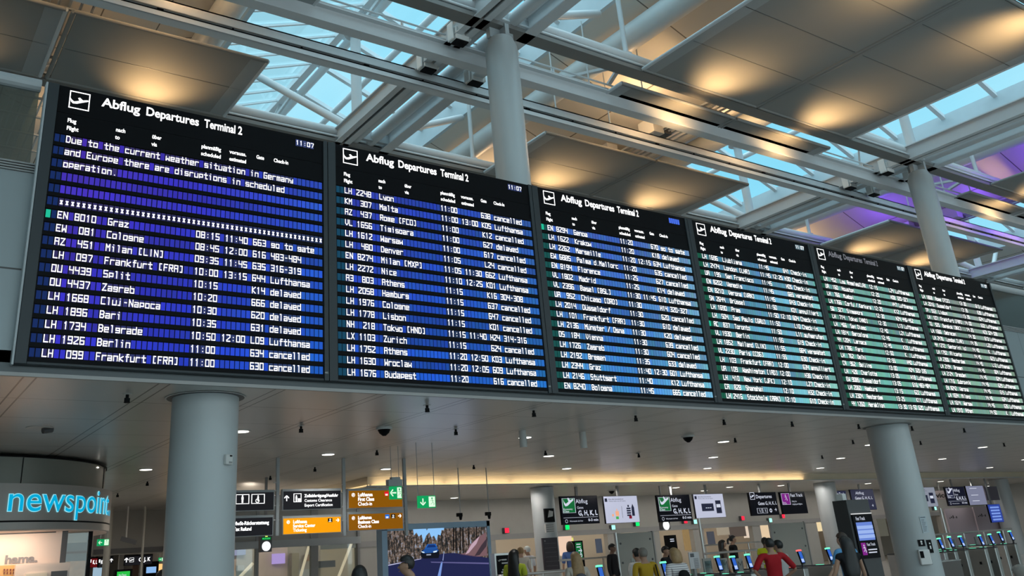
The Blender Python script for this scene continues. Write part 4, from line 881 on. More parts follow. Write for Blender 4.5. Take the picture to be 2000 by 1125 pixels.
fast(t, w, h)
t, w, h = gscreen('navy Fast Track screen half hidden by the grey column', 1618, 959, 1656, 1000, 14.8, SCRN); fast(t, w, h)
t, w, h = gscreen('navy Abflug screen above the dark totem', 1664, 956, 1709, 996, 14.8, SCRN)
b = B(); addtext(b, 'Abflug', -w*.30, h*.77, h*.13, -.006, w*.36, 0); addtext(b, 'Gates G, H, K, L', -w*.36, h*.52, h*.13, -.006, w*.76, .01); addring(b, w*.06, h*.16, h*.08, h*.035, -.005); addarrow(b, w*.34, h*.2, h*.13, 0, -.005); obj('lettering', b, LTXT, t)
t, w, h = gscreen('grey-white tablet and phone screen half hidden by the right column', 1783, 952, 1829, 990, 12.9, emis('screen_dim', (140, 146, 160), .9)); pale(t, w, h, 1)
t, w, h = gscreen('navy Abflug screen right of the big right column', 1849, 951, 1887, 987, 12.9, emis('screen_deep_navy', (22, 24, 40), .9)); abflug(t, w, h, col=SCRN)
t, w, h = gscreen('blank grey screen at the far right', 1890, 949, 1924, 986, 12.9, emis('screen_grey_lilac', (128, 132, 156), .9))
b = B()
for z in (.86, .5, .2): addbox(b, -w*.3, w*.1, -.006, -.002, h*z, h*(z+.03))
obj('lettering', b, LTXT, t)
t, w, h = gscreen('blue striped timetable screen at the far right', 1933, 985, 1957, 1020, 12.6, emis('screen_blue', (44, 66, 150), 1))
b = B()
for k in range(5): addbox(b, -w*.36, w*.36, -.006, -.002, h*(.1+.17*k), h*(.2+.17*k))
obj('rows', b, emis('screen_rows', (120, 150, 225), 1), t)
for u, v, uu, vv, lab in ((1925, 950, 1950, 977, 'dark lilac wall display beside the blank grey screen'),):
    x0, x1, z0, z1 = rect(u, v, uu, vv, 13.2); tag(box('wall_display', mat('lilac_dark', (.14, .12, .16), .4), x0, x1, 13.2, 13.3, z0, z1), lab, 'display')
# lamps with round white faces, coloured lane lights
def clock(label, u0, v0, u1, v1, y, head=False):
    x0, x1, z0, z1 = rect(u0, v0, u1, v1, y); w, h = x1-x0, z1-z0; t = thing('clock', label, 'clock', ((x0+x1)/2, y, z0))
    b = B(); addbox(b, -w/2, w/2, 0, .15, 0, h); obj('case', b, DARKG, t)
    b = B(); adddisc(b, (0, 0, h*(.36 if head else .5)), w*.38, -.012, 28, 'y'); obj('dial', b, emis('dial_white', (255, 255, 255), 1.2), t)
    b = B(); addbeam(b, (0, -.014, h*.36), (0, -.014, h*.46), .004, .006, (0, 1, 0)); obj('hand', b, LIGHTG, t)
    if head:
        b = B(); addtext(b, 'ROLEX', 0, h*.80, h*.085, -.008, w*.72, .03, align='l'); 
        for v in b.verts: v.co.x -= w*.36
        obj('lettering', b, emis('clock_green', (60, 240, 120), 1), t)
        b = B(); addbox(b, -w*.40, w*.40, -.005, 0, h*.75, h*.93); obj('name_plate', b, emis('plate_green', (8, 84, 40), 1), t)
        b = B(); addprism(b, [(-w*.09, h*.95), (w*.09, h*.95), (w*.13, h*1.04), (w*.05, h*.99), (0, h*1.05), (-w*.05, h*.99), (-w*.13, h*1.04)], -.01, 0); obj('crown', b, emis('crown_yellow', (220, 255, 110), 1.2), t)
    b = B(); addbox(b, -.03, .03, .05, .1, h, (ZC if y < YC else ZC2)-z0-.003); obj('hanger', b, MIDG, t)
clock('dark wall clock with green name plate and white dial', 509, 1047, 531, 1078, 12.0, True); clock('round white clock below the right Abflug screen', 1293, 1018, 1309, 1034, 13.7)
for u, v, c, lab in ((545, 1059, 'r', 'red lane light beside the green clock'), (990, 1036, 'r', 'red lane light right of the advertising screen'), (1108, 1030, 'g', 'bright green lane light below the left Abflug screen'), (1245, 1023, 'g', 'bright green lane light below the bottle screen'), (1339, 1018, 'r', 'red lane light below the right Abflug screen'), (1451, 1012, 'r', 'red lane light left of the Departures screen'), (1530, 1008, 'r', 'red lane light below the Fast Track screen'), (1198, 1030, 'w', 'pale green exit light below the bottle screen'), (1358, 1019, 'w', 'pale green exit light below the tablet screen'), (1505, 1016, 'w', 'pale green exit light below the Departures screen'), (1827, 993, 'w', 'pale green exit light right of the big column')):
    y = YW-.16; x, z = pxx(u, v, y), pxz(u, v, y)
    t = thing('lane_light', lab, 'light', (x, y, z), 0, 'coloured lane lights')
    b = B(); addbox(b, -.11, .11, 0, .155, -.10, .10); obj('case', b, DARKG, t)
    b = B(); addbox(b, -.10, .10, -.012, 0, -.09, .09); obj('face', b, emis({'r': 'lane_red', 'g': 'lane_green', 'w': 'lane_pale'}[c], {'r': (255, 40, 70), 'g': (0, 255, 110), 'w': (170, 255, 235)}[c], 1.2), t)

# ------------------------------------------------------------------ things at the back of the lower hall
def panel(name, label, cat, u0, v0, u1, v1, y, m, depth=.05, floor=False, group=None):
    x0, x1, z0, z1 = rect(u0, v0, u1, v1, y)
    if floor: z0 = 0
    t = thing(name, label, cat, ((x0+x1)/2, y, z0), 0, group); w, h = x1-x0, z1-z0
    b = B(); addbox(b, -w/2, w/2, 0, depth, 0, h); obj('board', b, m, t, bevel=.004)
    return t, w, h
FROST = mat('frosted_panel', (.30, .30, .27), .5, var=.03)
for (u0, v0, u1, v1, y, lab) in ((1207, 1040, 1277, 1100, 9.0, 'frosted grey screen panel left of the desk man'), (1508, 1021, 1574, 1068, 9.5, 'frosted grey screen panel right of the red shirt man')):
    t, w, h = panel('frosted_panel', lab, 'partition', u0, v0, u1, v1, y, FROST, .03, True)
    b = B(); addbox(b, -w/2-.06, -w/2, -.02, .05, 0, h+.02); obj('post', b, MIDG, t); b = B(); addbox(b, w/2, w/2+.06, -.02, .05, 0, h+.02); obj('post', b, MIDG, t)
    for px_, pz_ in ((-.42, .86), (.42, .90), (.42, .62), (-.42, .6)):
        b = B(); adddisc(b, (px_*w, 0, pz_*h), .03, -.02, 12, 'y'); obj('fixing', b, DARKG, t)
t, w, h = panel('notice_board', 'tall dark purple notice board on the slim white column', 'board', 1062, 1050, 1091, 1113, 13.14, mat('board_purple', (.045, .035, .045), .5), .07)
b = B()
for k in range(6): addbox(b, -w*.4, w*.4, -.004, 0, h*(.12+.14*k), h*(.125+.14*k))
addbox(b, -w*.4, -w*.3, -.004, 0, h*.88, h*.93); obj('lines', b, MIDG, t)
t, w, h = panel('notice_board', 'black poster with white shape above the purple notice board', 'board', 1065, 993, 1083, 1020, 13.15, BLACKM, .08)
b = B(); addprism(b, [(-w*.25, h*.35), (w*.3, h*.42), (w*.38, h*.78), (-w*.05, h*.86)], -.004, 0); obj('print', b, LIGHTG, t)
t, w, h = panel('wall_text', 'grey lines of text on the slim white column below the black poster', 'sign', 1066, 1023, 1083, 1040, 13.16, LIGHTG, .06)
b = B()
for k in range(4): addbox(b, -w*.42, w*.42, -.003, 0, h*(.08+.24*k), h*(.2+.24*k))
obj('print', b, MIDG, t)
t, w, h = panel('totem_sign', 'dark standing sign with a white arrow pointing right', 'sign', 967, 1080, 1000, 1125, 7.5, INOX, .18, True)
x0, x1, z0, z1 = rect(967, 1080, 1000, 1123, 7.5); hz = z0
b = B(); addbox(b, -w*.40, w*.36, -.012, 0, hz-.1, h-.05); o = obj('face', b, BLACK, t)
b = B(); addarrow(b, 0, hz+.13*(h-hz), .19, 0, -.016)
for k, ww in enumerate((.3, .38, 0, .3)):
    if ww: addbox(b, -w*.12, -w*.12+w*ww, -.016, -.012, h-.17-k*.075, h-.14-k*.075)
addprism(b, [(-w*.34+px*.12, h-.22+pz*.12) for px, pz in PLANE], -.016, -.012); obj('symbols', b, mat('dim_white', (.5, .5, .5), .5), o)
t, w, h = panel('info_totem', 'green lit information totem behind the blonde woman', 'sign', 1122, 1056, 1140, 1096, 14.0, BLACK, .2, True)
x0, x1, z0, z1 = rect(1125, 1059, 1138, 1092, 14.0); b = B(); addbox(b, -w*.34, w*.34, -.006, 0, z0, z1); o = obj('screen', b, SCRG, t)
b = B(); addarrow(b, w*.1, (z0+z1)/2, .16, 0, -.010); addtext(b, '10', -w*.2, z0+.06, .12, -.010, .2, .03)
for k in range(2): addbox(b, -w*.24, w*.2, -.010, -.006, z1-.08-.09*k, z1-.05-.09*k)
obj('symbols', b, LTXT, o)
t, w, h = panel('info_totem', 'dark blue information totem behind the desk man', 'sign', 1305, 1045, 1322, 1072, 14.0, BLACKM, .2, True)
b = B()
for k in range(2): addbox(b, -w*.25, w*.2, -.006, 0, h-.16-.07*k, h-.13-.07*k)
obj('lines', b, LTXT, t)
t, w, h = panel('leaflet_stand', 'white printed notice on a stand beside the striped shirt woman', 'notice', 1347, 1078, 1367, 1111, 1.6, mat('notice_paper', (.50, .47, .47), .6), .02)
b = B(); addbox(b, -w*.38, -w*.02, -.004, 0, h*.70, h*.92)
for k in range(8): addbox(b, -w*.1, w*.34, -.004, 0, h*(.06+.075*k), h*(.085+.075*k))
obj('print', b, DARKG, t); box('stand', MIDG, -.03, .03, .02, .06, -t.location.z, h*.4, t); box('foot', MIDG, -.16, .16, -.12, .2, -t.location.z, -t.location.z+.03, t)
LILAC = mat('lilac_wall', (.36, .30, .33), .5, var=.04)
for u0, v0, u1, v1, lab in ((1851, 992, 1905, 1046, 'left lilac wall panel with small black print'), (1907, 989, 1962, 1044, 'right lilac wall panel behind the striped screen')):
    t, w, h = panel('wall_panel', lab, 'panel', u0, v0, u1, v1, 13.9, LILAC, .08, True)
    b = B()
    for k in range(5): addbox(b, -w*.4+w*.06*k, -w*.37+w*.06*k, -.004, 0, h*(.80+.01*(k % 2)), h*(.82+.02*(k % 3)))
    obj('print', b, BLACKM, t)
t, w, h = panel('lettered_band', 'dark band with black lettering behind the right screens', 'sign', 1826, 958, 1852, 975, 14.6, mat('band_dark', (.20, .17, .17), .5), .05)
b = B(); box('hanger', MIDG, -.03, .03, .05, .1, 0, ZC2-t.location.z-.003, t); addtext(b, 'vice', -w*.45, h*.2, h*.5, -.005, w*.9, .03); obj('lettering', b, BLACKM, t)
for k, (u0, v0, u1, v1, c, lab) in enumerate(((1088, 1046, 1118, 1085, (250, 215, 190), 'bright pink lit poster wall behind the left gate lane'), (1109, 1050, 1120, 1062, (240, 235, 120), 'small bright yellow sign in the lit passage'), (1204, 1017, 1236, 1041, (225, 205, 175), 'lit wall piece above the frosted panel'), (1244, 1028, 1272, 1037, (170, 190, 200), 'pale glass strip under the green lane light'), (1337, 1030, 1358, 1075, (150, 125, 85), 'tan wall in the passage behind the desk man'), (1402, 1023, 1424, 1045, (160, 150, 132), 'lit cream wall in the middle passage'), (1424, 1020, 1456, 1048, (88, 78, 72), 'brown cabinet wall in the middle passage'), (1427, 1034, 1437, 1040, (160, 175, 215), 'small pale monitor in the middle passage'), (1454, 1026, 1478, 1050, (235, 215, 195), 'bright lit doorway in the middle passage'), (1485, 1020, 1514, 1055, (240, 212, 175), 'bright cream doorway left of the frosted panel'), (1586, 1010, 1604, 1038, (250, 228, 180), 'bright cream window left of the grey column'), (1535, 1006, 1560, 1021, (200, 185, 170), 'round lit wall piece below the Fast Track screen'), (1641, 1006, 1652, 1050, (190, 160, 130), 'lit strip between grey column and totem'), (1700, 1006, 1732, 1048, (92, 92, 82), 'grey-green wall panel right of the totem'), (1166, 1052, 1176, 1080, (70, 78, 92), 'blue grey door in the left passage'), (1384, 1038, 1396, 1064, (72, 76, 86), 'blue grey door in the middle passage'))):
    x0, x1, z0, z1 = rect(u0, v0, u1, v1, YW+3.5+.05*k); tag(box('glowing_wall_piece', emis('passage_%d' % k, c, .85), x0, x1, YW+3.5+.05*k, YW+3.6+.05*k, z0, z1), lab, 'wall piece')  # walls and doors glow: the passage light is put into their colour
def rail(label, u0, v0, u1, v1, y, r=.03, m=INOX, posts=2):
    a, c = ony(u0, v0, y), ony(u1, v1, y); z = (a.z+c.z)/2; t = thing('handrail', label, 'rail', (a.x, y, 0)); L = c.x-a.x
    b = B(); addtube(b, [(0, 0, z), (L, 0, z)], r, 10); obj('rail', b, m, t, smooth=True)
    for k in range(posts):
        b = B(); addtube(b, [(L*(k+.5)/posts, 0, 0), (L*(k+.5)/posts, 0, z)], r*.8, 8); obj('post', b, m, t, smooth=True)
rail('steel handrail at the bottom edge below the slim white column', 972, 1122, 1142, 1115, 7.0, .035, posts=3)
rail('steel rail in front of the left passage', 1092, 1091, 1205, 1090, 10.0); rail('lower steel rail behind the green totem', 1010, 1091, 1046, 1089, 11.0)
rail('pale rail above the row of gate readers', 1376, 1079, 1480, 1076, 6.5, .03); rail('upper rail across the middle passage', 1376, 1064, 1488, 1059, 9.0, .025); rail('green lit rail above the right gates', 1818, 1043, 1976, 1035, 5.0, .03, posts=4)
for u, v0, u2, v2, lab in ((1201, 1040, 1210, 1100, 'slanting thin steel pole beside the left frosted panel'), (1366, 1012, 1374, 1085, 'thin steel pole below the tablet screen'), (1841, 992, 1846, 1052, 'brown pole behind the right gates')):
    x = pxx((u+u2)/2, (v0+v2)/2, 8.5); zt_ = pxz((u+u2)/2, v0, 8.5); b = B(); addtube(b, [(0, 0, 0), (0, 0, zt_)], .04, 10); o = obj('steel_pole', b, INOX, smooth=True); o.location = (x, 8.5, 0); tag(o, lab, 'pole')
# glazed front with slanting light streaks left of the advertising screen
t = thing('glass_front', 'glazed shop front left of the advertising screen', 'shop front', (pxx(630, 1060, 14.5), 14.5, 0)); ox = t.location.x
for u0, u1 in ((462, 505), (562, 606), (622, 698)):
    b = B(); addbox(b, pxx(u0, 1090, 14.5)-ox, pxx(u1, 1090, 14.5)-ox, -.01, .01, 0, pxz((u0+u1)/2, 1062, 14.5)); obj('pane', b, GL, t)
for u0, u1 in ((498, 504), (606, 620), (697, 702)):
    b = B(); addbox(b, pxx(u0, 1090, 14.5)-ox, pxx(u1, 1090, 14.5)-ox, -.06, .06, 0, ZC2-.02); obj('post', b, MIDG, t)
zl = pxz(630, 1058, 14.5); b = B(); addbox(b, pxx(458, 1060, 14.5)-ox, pxx(702, 1055, 14.5)-ox, -.1, .1, zl-.1, zl+.1); obj('lintel', b, STEELG, t)
b = B(); addbox(b, pxx(458, 1060, 14.5)-ox, pxx(702, 1055, 14.5)-ox, -.02, .02, zl+.1, ZC2-.02); obj('upper_panel', b, BEIGE, t)
struct(box('wall_shop_back', mat('shop_back', (.50, .44, .37), .5, var=.2, scale=2), pxx(420, 1090, 18.2), 12.2, 18.2, 18.4, 0, ZC2))
lamp('shop_front_lamp', 'POINT', (9, 16.5, 3.0), 40, (1, .85, .68), .2)
for (u0, v0, u1, v1, lab) in ((583, 1140, 604, 1064, 'left slanting light line behind the glass front'), (656, 1140, 687, 1060, 'right slanting light line behind the glass front'), (465, 1130, 494, 1100, 'short slanting light line beside the big left column')):
    a, c = ony(u0, v0, 15.2), ony(u1, v1, 15.2); b = B(); addtube(b, [a, c], .045, 8); tag(obj('light_streak', b, emis('streak_glow', (225, 205, 175), 1)), lab, 'light')  # streaks of light in the glass, built as glowing tubes
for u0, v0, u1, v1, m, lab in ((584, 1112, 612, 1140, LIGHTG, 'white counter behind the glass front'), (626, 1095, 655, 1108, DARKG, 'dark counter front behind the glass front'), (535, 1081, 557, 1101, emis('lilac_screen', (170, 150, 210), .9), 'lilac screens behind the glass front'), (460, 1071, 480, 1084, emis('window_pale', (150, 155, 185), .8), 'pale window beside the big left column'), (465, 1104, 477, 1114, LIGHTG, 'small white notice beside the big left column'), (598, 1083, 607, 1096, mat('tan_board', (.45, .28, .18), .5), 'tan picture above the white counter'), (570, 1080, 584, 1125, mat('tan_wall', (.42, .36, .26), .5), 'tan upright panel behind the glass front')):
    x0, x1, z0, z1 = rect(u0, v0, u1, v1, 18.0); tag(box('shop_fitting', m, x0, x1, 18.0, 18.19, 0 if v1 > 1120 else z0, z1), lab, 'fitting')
# far left, behind the round shop
q = rect(183, 1070, 330, 1079, 24); struct(box('trim_7', DARKG, q[0], q[1], 24, 24.3, q[2], q[3]))
q = rect(183, 1026, 330, 1070, 24.1); struct(box('wall_soffit_left', BEIGE, q[0], q[1], 24.1, 24.3, q[3]-1.0, ZC))
for u0, v0, u1, v1, fm, txt, lab in ((171, 1091, 191, 1108, emis('sign_dark_red', (96, 14, 18), 1), 'K, L', 'dark red gate sign right of the round shop'), (192, 1091, 202, 1108, SB, 'K', 'narrow black gate sign beside the red one'), (214, 1089, 221, 1100, SB, '', 'small black arrow sign far left'), (243, 1086, 298, 1103, SB, 'G, J, K', 'wide black sign reading J K at the far left')):
    t, w, h = sign('gate_sign', lab, 'sign', u0, v0, u1, v1, 26.0, fm, BLACKM, .1, 'gate signs far left')
    b = B()
    if txt: addtext(b, txt, 0, h*.38, h*.42, -.006, w*.42, .02); 
    if w > 1: addarrow(b, -w*.43, h*.6, h*.5, math.pi/2, -.006); pictogram(b, -w*.32, h*.35, h*.5, -.008)
    elif not txt: addarrow(b, 0, h*.5, h*.6, math.pi/2, -.006)
    else: addbox(b, -w*.4, -w*.15, -.006, -.002, h*.55, h*.9)
    obj('lettering', b, TXT, t)
    b = B(); addbox(b, -.03, .03, .04, .08, h, ZC-t.location.z-.003); obj('hanger', b, MIDG, t)
t, w, h = panel('advert_stand', 'black stand with a green lit screen at the bottom left', 'stand', 223, 1112, 258, 1140, 20.0, BLACK, .2, True)
x0, x1, z0, z1 = rect(228, 1116, 253, 1140, 20.0); b = B(); addbox(b, x0-t.location.x, x1-t.location.x, -.01, 0, z0, z1); o = obj('screen', b, emis('advert_green', (40, 190, 70), 1), t)
b = B(); addtext(b, 'Ihre Chance', x0-t.location.x+.05, z1-.14, .07, -.014, (x1-x0)*.6, .01); obj('lettering', b, LTXT, o)
t, w, h = panel('shop_screen', 'light blue shop screen left of the big left column', 'screen', 286, 1107, 305, 1119, 27.0, emis('shop_screen_blue', (140, 185, 235), 1), .1)
b = B(); addbox(b, -w/2-.1, w/2+.1, .02, .12, -.15, h+.2); obj('case', b, BLACKM, t); box('stand', BLACKM, -.05, .05, .1, .15, -t.location.z, 0, t)
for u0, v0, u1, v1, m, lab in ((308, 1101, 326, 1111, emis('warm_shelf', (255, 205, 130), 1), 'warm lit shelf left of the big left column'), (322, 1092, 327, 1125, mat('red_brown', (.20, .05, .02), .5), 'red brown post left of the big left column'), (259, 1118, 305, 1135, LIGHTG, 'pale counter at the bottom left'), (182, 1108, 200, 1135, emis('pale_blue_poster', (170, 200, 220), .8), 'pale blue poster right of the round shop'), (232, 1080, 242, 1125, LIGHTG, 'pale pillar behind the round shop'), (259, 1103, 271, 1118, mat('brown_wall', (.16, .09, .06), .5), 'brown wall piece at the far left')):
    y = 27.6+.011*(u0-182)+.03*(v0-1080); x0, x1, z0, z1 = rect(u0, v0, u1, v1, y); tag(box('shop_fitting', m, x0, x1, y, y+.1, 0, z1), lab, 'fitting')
for u0, u1, lab in ((200, 214, 'pale round pillar behind the round shop'), (274, 279, 'slim pale pole at the far left')):
    x0, x1, _, _ = rect(u0, 1080, u1, 1125, 22.0); r = (x1-x0)/2; b = B(); addtube(b, [(0, 0, 0), (0, 0, ZC-.01)], r, 20); o = obj('pillar', b, mat('pillar_grey', (.38, .37, .33), .5), smooth=True); o.location = ((x0+x1)/2, 22, 0); tag(o, lab, 'pillar')
t = thing('security_camera', 'small security camera on the ceiling right of the left exit sign', 'camera', onz(243, 1030, ZC)); t.location = (pxx(246, 1055, 22), 22, ZC)
zc = pxz(246, 1055, 22); b = B(); addtube(b, [(0, 0, 0), (0, 0, zc-ZC)], .03, 8); obj('stem', b, LIGHTG, t); b = B(); addbeam(b, (-.2, -.1, zc-ZC+.06), (.3, -.2, zc-ZC-.1), .16, .14); obj('body', b, DARKG, t)

# ------------------------------------------------------------------ boarding gates
SCRN2 = emis('reader_blue', (46, 96, 190), 1.1); SCRL = emis('reader_pale', (205, 225, 250), 1.1); LAMPG = emis('reader_green', (120, 255, 205), 1.2); LAMPR = emis('reader_red', (255, 110, 110), 1.2)
def gate(label, x, y, ztop=1.33, red=False, tilt=.32, deep=1.5):
    t = thing('boarding_gate', label, 'gate', (x, y, 0), 0, 'automatic boarding gates')
    b = B(); addbox(b, -.09, .09, -.2, deep, 0, .96); obj('cabinet', b, INOX, t, bevel=.02)
    b = B(); addbox(b, -.085, .085, -.19, deep-.02, .96, .985); obj('top_plate', b, DARKG, t)
    for yy in (.1, deep-.4):
        b = B(); addbox(b, -.05, .05, yy, yy+.16, .985, .992); obj('lane_light', b, LAMPR if red else LAMPG, t)
    b = B(); addbox(b, -.02, .02, -.16, -.12, .985, ztop-.26); obj('reader_post', b, DARKG, t)
    b = B(); addbeam(b, (0, -.16, ztop-.30), (0, -.10, ztop-.02), .13, .03, (0, -1, 0)); o = obj('reader', b, BLACK, t)
    d = Vector((0, .06, .28)).normalized(); n = Vector((0, -d.z, d.y))*.017
    def face(nm, a, c, m, hw=.052):
        b = B(); p = [Vector((0, -.16, ztop-.30))+d*k+n for k in (a, c)]
        b.faces.new([b.verts.new((sx*hw, q.y, q.z)) for q, sx in ((p[0], -1), (p[0], 1), (p[1], 1), (p[1], -1))]); return obj(nm, b, m, o)
    face('screen', .02, .255, SCRN2); face('screen_text', .03, .10, SCRL, .045)
    b = B(); addbeam(b, (0, -.16, ztop-.30)+d*.262 if False else tuple(Vector((0, -.16, ztop-.30))+d*.265), tuple(Vector((0, -.16, ztop-.30))+d*.30), .14, .05, (0, -1, 0)); obj('status_light', b, LAMPR if red else LAMPG, o)
    b = B(); addbox(b, .09, .27, deep*.5, deep*.5+.015, .25, 1.25); obj('glass_flap', b, GL, t)
    b = B(); addtube(b, [(-.095, .0, .55), (-.10, .0, .62)], .03, 10); obj('sensor', b, BLACK, t)
gl = [((1173, 1103), 2.4, 0, 'boarding gate in front of the blonde woman'), ((1298, 1096), 2.4, 0, 'boarding gate between yellow shirt man and striped shirt woman'), ((1403, 1085), 2.4, 0, 'boarding gate right of the white printed notice'), ((1433, 1085), 2.4, 0, 'boarding gate with blue reader, middle of the row'), ((1462, 1081), 2.4, 0, 'boarding gate just left of the red shirt man'), ((1563, 1073), 2.4, 1, 'boarding gate with red light right of the red shirt man'), ((1619, 1069), 2.4, 0, 'boarding gate beside the black top woman'),
      ((1836, 1050), 3.2, 0, 'boarding gate nearest the right column'), ((1856, 1047), 3.2, 0, 'second boarding gate from the right column'), ((1877, 1046), 3.2, 0, 'third boarding gate from the right column'), ((1915, 1044), 3.2, 0, 'fourth boarding gate from the right column'), ((1935, 1042), 3.2, 0, 'fifth boarding gate from the right column'), ((1953, 1038), 4.2, 0, 'second boarding gate from the right picture edge'), ((1974, 1036), 4.2, 0, 'boarding gate closest to the right picture edge')]
for (u, v), y, red, lab in gl: gate(lab, pxx(u, v, y), y+.15, pxz(u, v, y), red)
# printed glass barriers between the gates
for u0, u1, lab in ((1236, 1246, 'barrier plate with letter M left of the yellow shirt man'), (1376, 1393, 'barrier plate with letter M right of the printed notice'), (1411, 1424, 'barrier plate with letter M between two blue readers'), (1441, 1454, 'barrier plate with letter M left of the red shirt man')):
    t, w, h = panel('barrier_plate', lab, 'barrier', u0, 1090, u1, 1140, 4.6, mat('barrier_grey', (.30, .31, .29), .4), .03, True)
    zz = pxz((u0+u1)/2, 1112, 4.6); b = B(); addtext(b, 'M', -w*.42, zz, h-zz-.06, -.004, w*.84, -.01); obj('print', b, DARKG, t)
t, w, h = panel('waste_cabinet', 'low brown steel cabinet right of the big right column', 'cabinet', 1833, 1096, 1882, 1140, 1.6, mat('cabinet_brown', (.13, .11, .10), .4, .3), .6, True)
box('top', INOX, -w/2-.01, w/2+.01, -.01, .61, h, h+.02, t)
# dark totem with departure screen
u0, u1 = 1655, 1726; X = ony(1690, 1050, -.4); t = thing('display_totem', 'tall dark totem with Fast Track timetable screen', 'totem', (X.x+.05, -.4, 0), -.12); t.scale.x = .84
zt = pxz(1690, 975, -.4); b = B(); addbox(b, -.42, .32, 0, .34, 0, zt); obj('body', b, mat('totem_dark', (.035, .035, .036), .5, var=.06), t, bevel=.01)
b = B(); addbox(b, -.36, .28, -.03, 0, 1.18, zt-.28); obj('screen_frame', b, BLACK, t)
b = B(); addbox(b, -.36, .26, -.05, -.0, zt-.27, zt-.255); obj('light_line', b, emis('light_line', (225, 225, 225), 1), t)
b = B(); addbox(b, -.30, .22, -.036, -.03, 1.50, zt-.42); o = obj('timetable_screen', b, SCRN2 if False else emis('totem_blue', (100, 128, 205), 1), t)
b = B()
for k in range(3): addbox(b, -.30, .22, -.040, -.036, 1.54+k*(zt-2.0)/3, 1.54+k*(zt-2.0)/3+.06)
obj('rows', b, emis('totem_rows', (150, 175, 230), 1), o)
b = B(); addtext(b, 'Fast Track', -.28, zt-.38, .06, -.036, .3, .01); addtext(b, 'Fast Track', -.10, 1.40, .05, -.036, .28, .01); addbox(b, -.08, .2, -.038, -.03, 1.32, 1.34); addbox(b, -.08, .18, -.038, -.03, 1.27, 1.29); obj('lettering', b, LTXT, t)
b = B(); addbox(b, -.28, -.14, -.038, -.03, 1.24, 1.46); o = obj('class_field', b, PURP, t); b = B(); addman(b, -.21, 1.27, .16, -.042, 1); obj('class_mark', b, LTXT, o)
b = B(); addbox(b, -.30, -.18, .10, .24, zt, zt+.12); tag(obj('scanner_box', b, LIGHTG), 'small pale box lying on top of the dark totem', 'box').location = (X.x, -.4, 0)

# ------------------------------------------------------------------ people
SKIN = {'l': mat('skin_light', (.52, .31, .22), .5, var=.05), 't': mat('skin_tan', (.36, .20, .13), .5, var=.05), 'd': mat('skin_dark', (.16, .085, .055), .5, var=.05)}
EYE = mat('eye_dark', (.02, .015, .012), .3, var=0); LIP = mat('lip', (.30, .11, .09), .5, var=0)
def skinned(name, chains, m, parent, sub=2):
    """chains: list of lists of (point, radius); chains that start at an existing point join it"""
    V, E_, rad, idx = [], [], [], {}
    for ch in chains:
        prev = None
        for p, r in ch:
            k = tuple(round(c, 5) for c in p)
            if k not in idx: idx[k] = len(V); V.append(p); rad.append(r)
            i = idx[k]
            if prev is not None and prev != i: E_.append((prev, i))
            prev = i
    bm = bmesh.new(); lay = bm.verts.layers.skin.verify(); vs = [bm.verts.new(v) for v in V]
    for a, b_ in E_: bm.edges.new((vs[a], vs[b_]))
    for i, v in enumerate(vs):
        r = rad[i]; v[lay].radius = r if isinstance(r, tuple) else (r, r); v[lay].use_root = (i == 0)
    me = D.meshes.new(name); bm.to_mesh(me); bm.free(); me.materials.append(m)
    ob = D.objects.new(name, me); COL.objects.link(ob); ob.parent = parent
    sk = ob.modifiers.new('skin', 'SKIN'); sk.use_smooth_shade = True; sk.branch_smoothing = .3
    ss = ob.modifiers.new('smooth', 'SUBSURF'); ss.levels = sub; ss.render_levels = sub
    return ob
